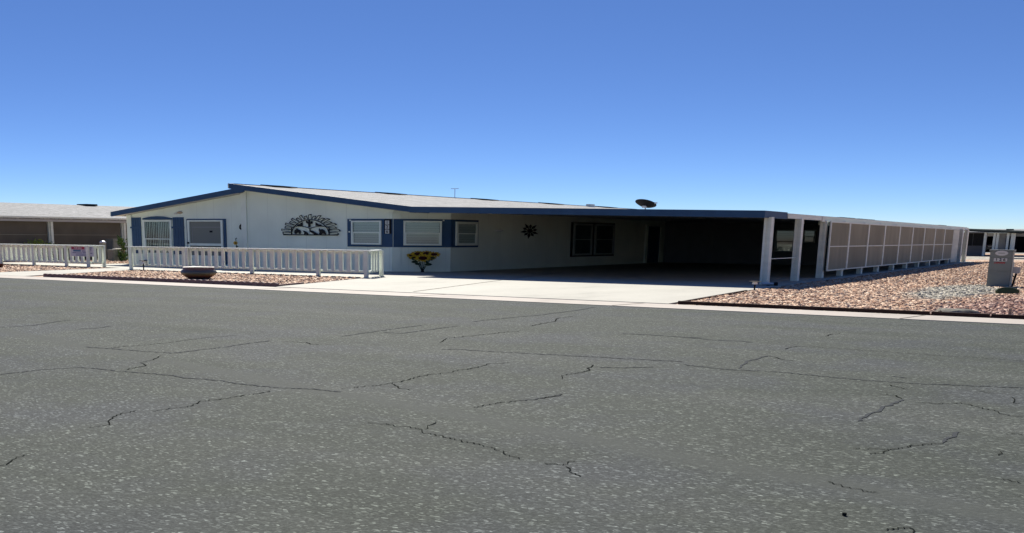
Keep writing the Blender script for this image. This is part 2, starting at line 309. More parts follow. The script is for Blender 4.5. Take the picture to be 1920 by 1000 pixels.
def text_mesh(name, txt, m, parent, F, a, z, size, sx, d, label=None, rot=0):
    cu = bpy.data.curves.new(name, 'FONT'); cu.body = txt; cu.align_x = 'CENTER'; cu.align_y = 'CENTER'; cu.size = size; cu.extrude = .006; cu.offset = size*.02
    to = bpy.data.objects.new(name+'_tmp', cu); col.objects.link(to)
    dg = bpy.context.evaluated_depsgraph_get(); dg.update(); me = bpy.data.meshes.new_from_object(to.evaluated_get(dg))
    bpy.data.objects.remove(to); bpy.data.curves.remove(cu)
    off = world_loc(parent)
    for v in me.vertices: v.co = F.at(a+v.co.x*sx, d+v.co.z, z+v.co.y)-off
    me.materials.clear(); me.materials.append(m); me.name = name
    o = bpy.data.objects.new(name, me); col.objects.link(o); o.parent = parent
    if label: o['label'] = label
    return o

# ------------------------------------------------------------------ the setting
def sheet(name, poly, z, m, kind='structure'):
    b = MB(); b.add([(x, y, z) for x, y in poly], [tuple(range(len(poly)))])
    o = b.build(name, m); o['kind'] = kind; return o
def slab(name, poly, z, m, depth=.2):
    b = MB(); b.hexa(poly, z-depth, z); o = b.build(name, m); o['kind'] = 'structure'; return o

YR = 23.5            # edge of the road
sheet('ground', [(-3000, -3000), (3000, -3000), (3000, 3000), (-3000, 3000)], -.075, M['earth'])
sheet('road', [(-400, -60), (400, -60), (400, YR), (-400, YR)], -.012, M['asphalt'])
YG = 24.95
slab('gutter', [(-400, YR-.004), (400, YR-.004), (400, YG), (-400, YG)], .0, M['gutter'])
dl0, dl1 = gz(517, 537), gz(687, 519.5)
dr0, dr1 = gz(1267, 568), gz(1402, 544)
slab('driveway', [(-22.35, YG+.004), (-9.45, YG+.004), (-9.95, 33.4), (-10.12, 40), (-10.12, 89), (-26.2, 89), (-26.2, 41), (-27.9, 39.2), (-25.3, 34.6), (-24.6, 32.9)], .012, M['concrete'])
slab('patio', [(-24.62, 32.95), (-25.32, 34.6), (-27.92, 39.2), (-46.4, 39.2), (-46.4, 37.2), (-52, 37.2), (-52, 34.6), (-40.6, 34.2), (-40.5, 32.95)], .008, M['concrete'])
slab('walkway', [(-35.2, YG+.004), (-38.05, 32.946), (-40.5, 32.946), (-38.9, YG+.004)], .004, M['concrete'])
sheet('gravel_yard', [(-400, YG+.004), (400, YG+.004), (400, 104), (-400, 104)], -.03, M['bed'])
sheet('far_gravel_yard', [(-200, 104), (200, 104), (200, 148), (-200, 148)], -.034, M['bed'])
slab('far_driveway', [(-30, 148.01), (60, 148.01), (60, 172), (-30, 172)], .0, M['concrete'])
slab('far_kerb', [(-9.9, 107), (30, 107), (30, 109.5), (-9.9, 109.5)], .06, M['gutter'])

# joints tooled in the driveway and the gutter
jb = MB()
def jstrip(b, p, q, w, z):
    p, q = Vector((p[0], p[1], z)), Vector((q[0], q[1], z)); t = (q-p).normalized(); n = Vector((-t.y, t.x, 0))*w/2
    b.add([p-n, q-n, q+n, p+n], [(0, 1, 2, 3)])
a, c_ = gz(775, 548), gz(935, 527); jstrip(jb, (a.x, a.y), (c_.x, c_.y), .07, .0165)
d_ = c_+(c_-a)*1.2; jstrip(jb, (c_.x, c_.y), (d_.x, d_.y), .05, .0165)
a, c_ = gz(1010, 559), gz(1110, 545); jstrip(jb, (-16, 32.6), (-12.8, 25.6), .0, .0165)
jstrip(jb, (-25, 42.3), (-10.2, 42.3), .05, .0165)
for x in (-46, -40.3, -33.5, -21.9, -16.2, -10.3, -3.9, 2.5): jstrip(jb, (x, YR), (x+.25, YG), .05, .0045)
struct(jb.build('concrete_joints', mat('joint_dirt', (.13, .115, .09), .9, .1)))

# ---- cracks in the road
def cracks(polys, sx, ox, oy, w, b, z, jit=.22):
    for pl in polys:
        pts = []
        for i in range(len(pl)-1):
            n = max(3, int(math.hypot(pl[i+1][0]-pl[i][0], pl[i+1][1]-pl[i][1])/9))
            for k in range(n):
                t = k/n; pts.append((pl[i][0]+(pl[i+1][0]-pl[i][0])*t, pl[i][1]+(pl[i+1][1]-pl[i][1])*t))
        pts.append(pl[-1])
        P3 = [gz(ox+x/sx, oy+y/sx, 0) for x, y in pts]; n_ = len(P3)
        tn = []
        for i in range(n_):
            t = P3[min(i+2, n_-1)]-P3[max(i-2, 0)]; t.z = 0; t.normalize(); tn.append(Vector((-t.y, t.x, 0)))
        wob, drift = 0., []
        for i in range(n_): wob = wob*.6+random.uniform(-1, 1); drift.append(wob*(0 if i in (0, n_-1) else 1))
        L, R = [], []; wd = 1.
        for i, p in enumerate(P3):
            a = .008*p.y**.5*jit*4; c = Vector((p.x, p.y, z))+tn[i]*a*drift[i]
            wd = wd*.5+.5*random.uniform(.3, 1.3)
            ww = w*wd*(.15 if i in (0, n_-1) else 1)*(.6+.07*p.y)
            L.append(c+tn[i]*ww/2); R.append(c-tn[i]*ww/2)
        b.add(L+R, [(i, i+1, n_+i+1, n_+i) for i in range(n_-1)])
cb = MB()
cracks([[(480,705),(585,690),(600,660),(680,625),(750,612)], [(840,617),(950,600),(1040,588),(1110,562),(1220,548),(1370,527),(1480,503)],
        [(610,268),(700,260),(860,247),(930,240),(1060,222),(1130,213),(1310,200)], [(690,390),(790,365),(770,350),(850,328),(890,310)],
        [(1565,235),(1690,238),(1720,247),(1840,252)], [(0,915),(50,902),(90,868),(150,850)]], 2.94, 0, 560, .014, cb, -.007)
cracks([[(0,492),(160,478),(280,463),(380,437),(500,413),(600,402),(720,382),(820,355),(930,350)],
        [(140,678),(270,688),(330,700),(450,715),(470,735),(540,750),(620,768),(720,790),(800,808),(880,835),(910,855),(980,878)],
        [(730,597),(850,572),(980,558)], [(1220,440),(1205,425),(1240,415),(1300,407),(1370,392),(1350,380),(1390,370),(1380,360)],
        [(1040,150),(1180,120),(1200,105),(1300,95)], [(540,240),(555,225),(580,215),(720,203),(890,183),(1010,175)],
        [(1120,898),(1230,912),(1290,888)], [(1230,915),(1260,945),(1320,975)], [(1100,545),(1160,535),(1220,522)], [(280,465),(320,490),(380,500)], [(460,715),(490,690),(520,672)]], 2.94, 640, 560, .013, cb, -.007)
cracks([[(500,120),(620,124),(800,137),(960,148),(1140,160),(1370,173),(1600,190)], [(480,135),(540,120)], [(400,165),(450,178),(515,190)], [(665,75),(690,65),(730,60)],
        [(970,300),(1030,318),(1080,318)], [(955,343),(1000,350),(1030,368)], [(1090,382),(1200,390),(1300,385),(1400,410),(1480,425)], [(1380,332),(1470,340)],
        [(1540,355),(1545,385),(1585,388)], [(810,600),(880,600),(960,600),(1080,585),(1220,572)], [(680,750),(730,765),(800,782),(880,800),(920,802)],
        [(1460,735),(1540,745),(1600,757)], [(940,975),(1040,970),(1060,965),(1080,995)], [(1510,527),(1600,535)], [(1480,630),(1490,615),(1520,610)], [(1480,425),(1530,445),(1600,450)], [(880,625),(940,615),(960,600)]], 2.5, 1280, 600, .012, cb, -.007)
road_o = bpy.data.objects['road']
ck = cb.build('crack', M['crack'], road_o); ck['label'] = 'dark jagged cracks across the asphalt'
cb = MB()
cracks([[(0,415),(230,388),(450,375),(700,400),(940,418),(1010,432),(1200,445),(1320,465),(1520,487),(1740,493),(1880,510)], [(960,297),(1100,280),(1250,262),(1360,245),(1490,228)],
        [(425,166),(550,158),(615,150)], [(0,157),(180,145),(330,122),(400,115)], [(170,77),(250,76),(330,78)], [(470,262),(600,272),(760,285),(960,297)]], 2.94, 0, 560, .03, cb, -.0075, .2)
cracks([[(0,205),(190,178),(340,158),(470,142)], [(230,182),(330,190),(400,180),(550,160),(650,148)], [(720,125),(900,105),(1100,88),(1320,60),(1400,45)], [(1420,376),(1550,377),(1720,373)],
        [(550,277),(630,275),(740,283),(1050,300),(1400,318),(1880,345)], [(1550,190),(1680,196),(1840,207),(2000,215)], [(980,558),(1100,545),(1220,522)]], 2.94, 640, 560, .028, cb, -.0075, .2)
cracks([[(0,80),(130,90),(330,102)], [(0,205),(200,228),(450,240),(800,275),(1100,295),(1600,315)], [(980,260),(1050,268)], [(400,165),(300,190),(260,225)], [(1300,520),(1220,572)], [(820,470),(900,430),(1030,368)]], 2.5, 1280, 600, .028, cb, -.0075, .2)
sl = cb.build('sealed_crack', M['seal'], road_o); sl['label'] = 'faint tar-sealed cracks in the asphalt'
g = gz(1583, 963.5)
db = MB(); db.hexa([(g.x+(.016)*math.cos(t)*random.uniform(.5, 1.1), g.y+.014*math.sin(t)*random.uniform(.5, 1.1)) for t in [i*PI/4 for i in range(8)]], -.011, .006)
tag(db.build('tar_lump', M['crack']), 'small black lump lying on the asphalt at lower right', 'debris')

# ---- loose crushed rock on the beds
def stones(name, polys, dens, label, seed):
    rng = np.random.default_rng(seed); pts = []
    for poly in polys:
        P = np.array(poly); lo, hi = P.min(0), P.max(0); n = int(dens*(hi-lo).prod()); q = rng.uniform(lo, hi, (n, 2)); ins = np.zeros(n, bool)
        for i in range(len(P)):
            a, b = P[i], P[(i+1) % len(P)]
            cond = ((a[1] > q[:, 1]) != (b[1] > q[:, 1])) & (q[:, 0] < (b[0]-a[0])*(q[:, 1]-a[1])/(b[1]-a[1]+1e-12)+a[0]); ins ^= cond
        pts.append(q[ins])
    q = np.concatenate(pts); n = len(q)
    base = np.array([(-1, -1, -1), (1, -1, -1), (1, 1, -1), (-1, 1, -1), (-.7, -.7, 1), (.7, -.7, 1), (.7, .7, 1), (-.7, .7, 1)], float)
    v = base[None]*(1+rng.uniform(-.35, .35, (n, 8, 3)))
    s = rng.uniform(.55, 1.25, (n, 1))**1.4
    v = v*np.concatenate([.048*s*rng.uniform(.8, 1.6, (n, 1)), .04*s*rng.uniform(.8, 1.4, (n, 1)), .022*s*rng.uniform(.7, 1.3, (n, 1))], 1)[:, None]
    t = rng.uniform(0, 2*PI, n); c, sn = np.cos(t)[:, None], np.sin(t)[:, None]
    x, y = v[..., 0]*c-v[..., 1]*sn, v[..., 0]*sn+v[..., 1]*c
    tl = rng.uniform(-.35, .35, (n, 1)); z = v[..., 2]+x*tl
    out = np.stack([x+q[:, :1], y+q[:, 1:], z-.012], -1).reshape(-1, 3)
    f = np.array([(3, 2, 1, 0), (4, 5, 6, 7), (0, 1, 5, 4), (1, 2, 6, 5), (2, 3, 7, 6), (3, 0, 4, 7)])
    F = (f[None]+8*np.arange(n)[:, None, None]).reshape(-1)
    me = bpy.data.meshes.new(name); me.vertices.add(n*8); me.vertices.foreach_set('co', out.ravel().astype(np.float32))
    me.loops.add(len(F)); me.loops.foreach_set('vertex_index', F.astype(np.int32)); me.polygons.add(n*6)
    me.polygons.foreach_set('loop_start', (np.arange(n*6)*4).astype(np.int32)); me.polygons.foreach_set('loop_total', np.full(n*6, 4, np.int32))
    me.update(); me.validate(); me.materials.append(M['stones'])
    o = bpy.data.objects.new(name, me); col.objects.link(o); tag(o, label, 'gravel', kind='stuff'); return o
stones('crushed_rock', [[(-9.25, 25.45), (2, 25.4), (2, 42), (-10.0, 42), (-9.85, 33.4)], ], 190, 'pink and tan crushed rock covering the yard right of the driveway', 1)
stones('crushed_rock', [[(-10.0, 42), (1, 42), (1, 62), (-10.0, 62)], [(-10.0, 62), (-3, 62), (-4, 90), (-10.0, 90)]], 75, 'tan crushed rock beside the shaded side of the carport', 2)
stones('crushed_rock', [[(-34.9, 25.6), (-22.6, 25.6), (-24.75, 32.85), (-37.9, 32.85)]], 170, 'tan crushed rock between brown scalloped edging and white picket fence', 3)
stones('crushed_rock', [[(-52, 25.1), (-39.1, 25.1), (-40.65, 33.6), (-52, 33.6)]], 140, 'tan crushed rock in front of the left picket fence', 4)
stones('crushed_rock', [[(-54, 37.5), (-46.6, 37.5), (-46.6, 52), (-54, 52)]], 40, 'tan crushed rock in the gap between the two houses', 5)

# edging
eb = MB(); x0, x1 = ony(81, 516, YG+.32).x, -22.55; n = 42
for i in range(n):
    a0 = x0+(x1-x0)*i/n; a1 = x0+(x1-x0)*(i+1)/n-.02; y = YG+.32
    prof = [(a0, -.02), (a1, -.02), (a1, .075)]+[((a0+a1)/2+(a1-a0)/2*math.cos(t), .075+.04*math.sin(t)) for t in (PI/5, 2*PI/5, 3*PI/5, 4*PI/5)]+[(a0, .075)]
    k = len(prof); eb.add([(p[0], y, p[1]) for p in prof]+[(p[0], y+.09, p[1]) for p in prof], [tuple(range(k)), tuple(range(k, 2*k))[::-1]]+[(j, (j+1) % k, (j+1) % k+k, j+k) for j in range(k)])
for i in range(20):      # the far run beside the driveway, low
    t0, t1 = i/20, (i+1)/20; p = Vector((-22.5, YG+.35, 0)).lerp(Vector((-24.65, 32.8, 0)), t0); q = Vector((-22.5, YG+.35, 0)).lerp(Vector((-24.65, 32.8, 0)), t1-.006)
    if i < 5: eb.hexa([(p.x, p.y), (p.x-.08, p.y), (q.x-.08, q.y), (q.x, q.y)], -.02, .06)
tag(eb.build('scalloped_edging', M['edging'], origin=((x0+x1)/2, YG+.32, 0)), 'mauve brown scalloped edging along the front of the middle rock bed', 'garden edging')
bb = MB()
pts = [(-9.35, 25.35), (-7.2, 25.33), (-7.19, 25.33), (-3.62, 25.28), (-3.58, 25.3), (-2.45, 25.25), (-2.42, 25.28), (1.5, 25.25)]
for i in range(0, len(pts), 2):
    p, q = pts[i], pts[i+1]; bb.hexa([p, q, (q[0], q[1]+.09), (p[0], p[1]+.09)], -.02, .062)
p, q = (-9.4, 25.5), (-9.9, 32.6); bb.hexa([p, (p[0]+.07, p[1]), (q[0]+.07, q[1]), q], -.02, .04)
tag(bb.build('edging_board', M['brown'], origin=(-4, 25.3, 0)), 'dark brown boards edging the right rock yard along the gutter', 'garden edging')

# ------------------------------------------------------------------ the house
YF = 39.1; YO = 38.55; YC = 37.1; XS = -26.0          # facade, roof front edge, side wall
FF = Frame((0, YF), (1, 0), (0, -1))
FS = Frame((XS, 0), (0, 1), (1, 0))
cA, cB = Vector((-27.9, YF)), Vector((XS, 40.95)); cr = (cB-cA).normalized()
FC = Frame(cA, cr, (cr.y, -cr.x))
XL = -45.6; YB = 88.5
roofL0, roofL1 = ony(208, 397.5, YO), ony(430, 355.2, YO)
ridge = ony(429, 344.5, YO); bend = ony(778, 388.7, YO); bendC = ony(768, 387.6, YC); carpR = ony(1435, 395, YC)
sl_l = (roofL1.z-roofL0.z)/(roofL1.x-roofL0.x); sl_r = (bend.z-ridge.z)/(bend.x-ridge.x); sl_c = (carpR.z-bendC.z)/(carpR.x-bendC.x)
TH = .245
zl = lambda x: roofL0.z+sl_l*(x-roofL0.x)
zr = lambda x: ridge.z+sl_r*(x-ridge.x)
zc = lambda x: bendC.z+sl_c*(x-bendC.x)
XH1 = bend.x; XC0, XC1 = bendC.x, carpR.x
house = thing('manufactured_house', 'long low pale grey house with navy trim and grey shingle roof', 'house', ((XL+XS)/2, YF, 0))
XPK = FF.pix(457, 360)[0]
wb = MB()
gab = [(XL, 0), (cA.x, 0), (cA.x, zr(cA.x)-TH-.02), (XPK, zr(XPK)-TH-.02), (XPK-.001, zl(XPK)-TH), (XL, zl(XL)-TH)]
n = len(gab); wb.add([(p[0], YF, p[1]) for p in gab], [tuple(range(n))])
ztop = zc(XS)-.1
wb.add([(cA.x, YF, 0), (cB.x, cB.y, 0), (cB.x, cB.y, ztop), (cA.x, YF, gab[2][1])], [(0, 1, 2, 3)])
wb.add([(XS, cB.y, 0), (XS, YB, 0), (XS, YB, ztop), (XS, cB.y, ztop)], [(0, 1, 2, 3)])
wb.add([(XL, YF, 0), (XL, YF, zl(XL)-TH), (XL, YB, zl(XL)-TH), (XL, YB, 0)], [(0, 1, 2, 3)])
wb.add([(XL, YB, 0), (XS, YB, 0), (XS, YB, ztop), (XPK, YB, zr(XPK)-TH-.02), (XL, YB, zl(XL)-TH)], [(0, 1, 2, 3, 4)])
wall = wb.build('wall', M['siding'], house)
# trim boards
tb = MB(); tb.ob(FF, XPK-.17, XPK+.19, -.02, .07, .02, zr(XPK)-TH-.03); tb.build('trim_board', M['white'], house)
tb = MB(); tb.ob(FF, XL-.04, XL+.32, -.02, .07, .02, zl(XL)-TH+.0); tb.build('trim_board', M['siding'], house)
for F, a0, a1 in ((FC, -.02, .34), (FF, cA.x-.26, cA.x-.005)):
    tb = MB(); tb.ob(F, a0, a1, -.01, .05, .02, 2.6); tb.build('trim_board', M['siding'], house)
tb = MB(); tb.ob(FF, XL, cA.x-.27, 0, .042, .0, .14); tb.build('skirting', M['siding'], house)
# roof: two slopes, the right one lapping over the left at the ridge
rb = MB()
rb.add([(p[0], y, p[1]) for y in (YO+.06, YB+.8) for p in ((roofL0.x, zl(roofL0.x)), (XPK+.05, zl(XPK+.05)), (XPK+.05, zl(XPK+.05)-.2), (roofL0.x, zl(roofL0.x)-.2))], [(0, 1, 5, 4), (1, 2, 6, 5), (2, 3, 7, 6), (3, 0, 4, 7), (3, 2, 1, 0), (4, 5, 6, 7)])
rb.add([(p[0], y, p[1]) for y in (YO+.06, YB+.8) for p in ((ridge.x, zr(ridge.x)), (XH1, zr(XH1)), (XH1, zr(XH1)-.2), (ridge.x, zr(ridge.x)-.2))], [(0, 1, 5, 4), (1, 2, 6, 5), (2, 3, 7, 6), (3, 0, 4, 7), (3, 2, 1, 0), (4, 5, 6, 7)])
roof = rb.build('roof', M['roof'], house)
cp = MB(); cp.box(ridge.x-.02, ridge.x+.25, YO+.07, YB+.8, ridge.z-.02, ridge.z+.008); cp.build('ridge_cap', M['roof'], roof)
# soffit under the front overhang
sb = MB()
for zf, xa, xb in ((zl, roofL0.x+.1, XPK), (zr, XPK, XH1)):
    sb.add([(xa, YO+.07, zf(xa)-TH+.01), (xb, YO+.07, zf(xb)-TH+.01), (xb, YF-.0, zf(xb)-TH+.01), (xa, YF-.0, zf(xa)-TH+.01)], [(0, 1, 2, 3)])
sb.build('soffit', M['soffit'], house)
# fascia
def fasc(name, xa, xb, zf, y0, y1, th, m, parent):
    b = MB(); b.add([(xa, y0, zf(xa)-th), (xb, y0, zf(xb)-th), (xb, y0, zf(xb)), (xa, y0, zf(xa)), (xa, y1, zf(xa)-th), (xb, y1, zf(xb)-th), (xb, y1, zf(xb)), (xa, y1, zf(xa))],
                    [(0, 1, 2, 3), (7, 6, 5, 4), (0, 3, 7, 4), (1, 5, 6, 2), (3, 2, 6, 7), (0, 4, 5, 1)]); return b.build(name, m, parent)
e = .006
fasc('fascia', roofL0.x, ony(457, 352, YO).x, lambda x: zl(x)+.0, YO, YO+.055, TH, M['blue'], house)
fasc('fascia', ridge.x, XH1+.02, lambda x: zr(x)+.008, YO-.012, YO+.05, TH, M['blue'], house)
fb = MB(); fb.box(roofL0.x-.06, roofL0.x-.004, YO-.02, YB+.8, zl(roofL0.x)-TH+.02, zl(roofL0.x)+.01); fb.build('gutter', M['white'], house)
fb = MB(); fb.box(ridge.x-.05, ridge.x-.003, YO-.03, YB+.8, zr(ridge.x)-TH+.02, zr(ridge.x)+.01); fb.build('rake_end', M['white'], house)
# low dark vents along the ridge
for u0, u1, v in ((502, 546, 350.5), (716, 752, 364.7), (894, 925, 376.8), (1020, 1048, 385.6), (1124, 1149, 391)):
    p, q = onx(u0, v, ridge.x+.4), onx(u1, v, ridge.x+.4); z = zr(ridge.x+.4)
    vb = MB(); vb.add([(ridge.x-.1, p.y, z+.03), (ridge.x-.1, q.y, z+.03), (ridge.x+.9, q.y, z-.01), (ridge.x+.9, p.y, z-.01), (ridge.x-.1, p.y, z+.11), (ridge.x-.1, q.y, z+.11), (ridge.x+.8, q.y, z+.03), (ridge.x+.8, p.y, z+.03)],
                      [(3, 2, 1, 0), (4, 5, 6, 7), (0, 1, 5, 4), (1, 2, 6, 5), (2, 3, 7, 6), (3, 0, 4, 7)]); vb.build('ridge_vent', M['ventdark'], roof)
p = onx(1111, 390, ridge.x+1); vb = MB(); vb.box(ridge.x+.6, ridge.x+1., p.y-.4, p.y+.4, zr(ridge.x+1)-.05, zr(ridge.x+1)+.22); vb.build('roof_vent', M['white'], roof)

# ---- windows: frame, meeting rail, two panes and the blind behind them
def window(F, a0, a1, z0, z1, fr, fm, parent, mid=.5, blind='h', d=.0, label=None, backm=None):
    w = MB(); dd = d+.085
    w.ob(F, a0, a0+fr, d-.01, dd, z0, z1).ob(F, a1-fr, a1, d-.01, dd, z0, z1).ob(F, a0+fr, a1-fr, d-.01, dd, z1-fr*.8, z1).ob(F, a0+fr, a1-fr, d-.01, dd, z0, z0+fr*.8)
    win = w.build('window', fm, parent, label)
    zm = z0+(z1-z0)*mid
    r = MB(); r.ob(F, a0+fr, a1-fr, d+.03, dd-.012, zm-.025, zm+.025).ob(F, a0+fr, a0+fr*1.5, d+.03, dd-.014, z0+fr*.8, zm-.025).ob(F, a1-fr*1.5, a1-fr, d+.03, dd-.014, z0+fr*.8, zm-.025)
    r.build('sash', fm, win)
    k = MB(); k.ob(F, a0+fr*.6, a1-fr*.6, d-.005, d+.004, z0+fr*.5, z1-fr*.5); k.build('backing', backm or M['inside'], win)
    if blind == 'h':
        b = MB(); zz = z1-fr*.9-.05
        b.ob(F, a0+fr*1.15, a1-fr*1.1, d+.010, d+.04, zz, z1-fr*.85)
        while zz > z0+fr:
            a = .0; b.add([F.at(a0+fr*1.25, d+.012, zz), F.at(a1-fr*1.2, d+.012, zz), F.at(a1-fr*1.2, d+.03, zz-.099), F.at(a0+fr*1.25, d+.03, zz-.099)], [(0, 1, 2, 3)]); zz -= .105
        b.build('blind', M['blind'], win)
    elif blind == 'v':
        b = MB(); x = a0+fr*1.3; i = 0
        while x < a1-fr*1.3:
            wd = .085*random.uniform(.6, 1.1); b.add([F.at(x, d+.012, z0+fr), F.at(x+wd, d+.03, z0+fr), F.at(x+wd, d+.03, z1-fr), F.at(x, d+.012, z1-fr)], [(0, 1, 2, 3)]); x += .135
        b.build('blind', M['vblind'], win)
    g = MB(); g.ob(F, a0+fr, a1-fr, d+.045, d+.049, zm+.026, z1-fr*.8); g.build('pane', M['glass'], win)
    g = MB(); g.ob(F, a0+fr*1.5, a1-fr*1.5, d+.045, d+.049, z0+fr*.8, zm-.026); g.build('pane', M['glass'], win)
    return win
def shutter(a0, a1, z0, z1, zb):
    b = MB(); n = 4; w = (a1-a0)/n
    for i in range(n): b.ob(FF, a0+w*i+.006, a0+w*(i+1)-.012, .0, .05, z0, z1-.0)
    b.ob(FF, a0-.05, a1+.05, .05, .085, zb-.045, zb+.045); b.ob(FF, a0-.02, a1+.02, .05, .08, z0+.22, z0+.29); return b.build('shutter', M['blue'], house)
# left window with shutters and an arched head board
sa, sbb = FF.pix(246.5, 408), FF.pix(267.5, 475); shutter(sa[0], sbb[0], .58, 2.47, FF.pix(257, 427)[1])
sa, sbb = FF.pix(324.5, 408), FF.pix(348, 475); shutter(sa[0], sbb[0]-.02, .58, 2.47, FF.pix(336, 427)[1])
wa, wz = FF.pix(269.5, 413.5), FF.pix(322.5, 413.5)
window(FF, wa[0], wz[0], .55, 2.34, .11, M['white'], house, .45, 'v', label='window with white vertical blinds between two navy shutters')
hb = MB(); hb.oprism(FF, [(wa[0]-.03, 2.36), (wz[0]+.02, 2.36)]+[(wz[0]+.02+(wa[0]-wz[0]-.05)*t, 2.43+.1*math.sin(PI*t)) for t in (0, .15, .3, .5, .7, .85, 1)], 0, .06); hb.build('arched_head', M['blue'], house)
# storm door in a navy surround
da, dz_ = FF.pix(350.5, 411)[0], FF.pix(424, 411)[0]
b = MB(); b.ob(FF, da, da+.09, 0, .05, .1, 2.38).ob(FF, dz_-.17, dz_, 0, .05, .1, 2.38).ob(FF, da+.09, dz_-.17, 0, .05, 2.325, 2.38); b.build('door_surround', M['blue'], house)
x0, x1 = da+.10, dz_-.18
b = MB(); b.ob(FF, x0, x0+.14, .0, .1, .1, 2.32).ob(FF, x1-.14, x1, .0, .1, .1, 2.32).ob(FF, x0+.14, x1-.14, .0, .1, 2.25, 2.32).ob(FF, x0+.14, x1-.14, 0, .1, 1.04, 1.16).ob(FF, x0+.14, x1-.14, .0, .08, .1, .55)
door = b.build('storm_door', M['white'], house)
b = MB(); b.ob(FF, x0+.14, x1-.14, .03, .045, .55, 1.04).ob(FF, x0+.14, x1-.14, .03, .045, 1.16, 2.25); b.build('mesh_screen', M['doorscreen'], door)
b = MB(); b.ob(FF, x0+.3, x1-.2, .046, .054, 1.95, 1.99).ob(FF, x0+.3, x0+.34, .046, .054, 1.2, 1.94); b.build('inner_panel', mat('door_mesh_line', (.27, .27, .265), .8, .1), door)
q = FF.pix(397, 434.5); b = MB(); b.ob(FF, q[0]-.1, q[0]+.1, .046, .06, q[1]-.045, q[1]+.045); b.build('door_knocker', M['dark'], door)
b = MB(); b.ob(FF, x0+.01, x0+.1, .1, .17, 1.13, 1.22); b.build('handle', M['dark'], door)
# navy band round the corner with three windows
b1 = FF.pix(652.5, 410)[0]; zt, zb_ = 2.345, 1.10
b = MB(); b.ob(FF, b1, cA.x+.0, 0, .058, zb_, zt); clen = (cB-cA).length
b.build('trim_band', M['blue'], house)
b = MB(); b.ob(FC, .0, clen-.0, .0, .062, zb_+.002, zt-.002); b.build('trim_band', M['blue'], house)
s1 = FS.pix(895, 438)[0]
b = MB(); b.ob(FS, cB.y, s1, .0, .058, zb_+.001, zt-.001); b.build('trim_band', M['blue'], house)
p, q = FF.pix(661.5, 414), FF.pix(717.5, 459.5); window(FF, p[0], q[0], 1.205, 2.27, .085, M['white'], house, .5, 'h', .06, 'white window with closed blinds in navy band, leftmost of three')
p, q = FC.pix(756, 414), FC.pix(827, 461); window(FC, p[0], q[0], 1.185, 2.27, .085, M['white'], house, .5, 'h', .064, 'white window with closed blinds on the angled corner')
p, q = FS.pix(852, 416), FS.pix(891, 461); window(FS, p[0], q[0], 1.185, 2.255, .13, M['white'], house, .5, 'h', .06, 'white window with blinds at the mouth of the carport')
for (u, v) in ((658.5, 413.5), (657, 435)):
    q = FF.pix(u, v); b = MB(); b.ob(FF, q[0]-.035, q[0]+.035, .058, .10, q[1]-.03, q[1]+.03); b.build('fixing_clip', M['white'], house)
q = FC.pix(831, 413.5); b = MB(); b.ob(FC, q[0]-.035, q[0]+.035, .062, .10, q[1]-.03, q[1]+.03); b.build('fixing_clip', M['white'], house)
# under the carport: twin window, door, lamp
p0, p1 = FS.pix(1071, 417.5), FS.pix(1149.5, 480)
b = MB(); b.ob(FS, p0[0], p1[0], 0, .04, .53, 2.40); b.build('trim_band', M['dark'], house, 'dark surround of the twin carport window')
mdl = FS.pix(1110, 450)[0]; gm = mat('grey_sash', (.36, .38, .36), .5, .3); dimg = mat('grey_backing', (.13, .145, .15), .8, .1, noise=(3, .3))  # mottled grey backing behind the paired panes
window(FS, p0[0]+.22, mdl-.2, .60, 2.34, .12, gm, house, .5, None, .042, 'dark carport window, left of the pair', dimg); window(FS, mdl+.2, p1[0]-.2, .60, 2.34, .12, gm, house, .5, None, .042, 'dark carport window, right of the pair', dimg)
b = MB(); b.ob(FS, 63.9, 64.25, 0, .09, .02, 2.4).ob(FS, 66.3, 66.6, 0, .09, .02, 2.4).ob(FS, 64.25, 66.3, 0, .09, 2.3, 2.4); b.build('door_surround', M['siding'], house)
b = MB(); b.ob(FS, 64.3, 66.25, .0, .05, .02, 2.28); dr = b.build('side_door', M['blue'], house); b = MB(); b.ob(FS, 64.6, 65.9, .05, .058, 1.3, 2.1); b.build('pane', M['glass'], dr)
def lampfix(F, a, z, w, h, m, nm):
    b = MB(); b.lathe((0, 0, 0), [(.001, .16), (.5, .13), (.85, .07), (1, 0), (1, -.0)], 20); vs = []
    for p in b.v: vs.append(F.at(a+p.x*w/2, .0+p.z*1., z+p.y*h/2))
    b.v = vs; return b.build(nm, m, house, smooth=True)
q = FF.pix(337.5, 399); lampfix(FF, q[0], q[1], .42, .12, M['lamp'], 'wall_lamp'); q2 = FF.pix(330.5, 401); lampfix(FF, q2[0], q2[1], .26, .08, M['lampw'], 'wall_lamp')
q = FS.pix(935, 432); lampfix(FS, q[0], q[1], .8, .10, M['lampw'], 'wall_lamp')

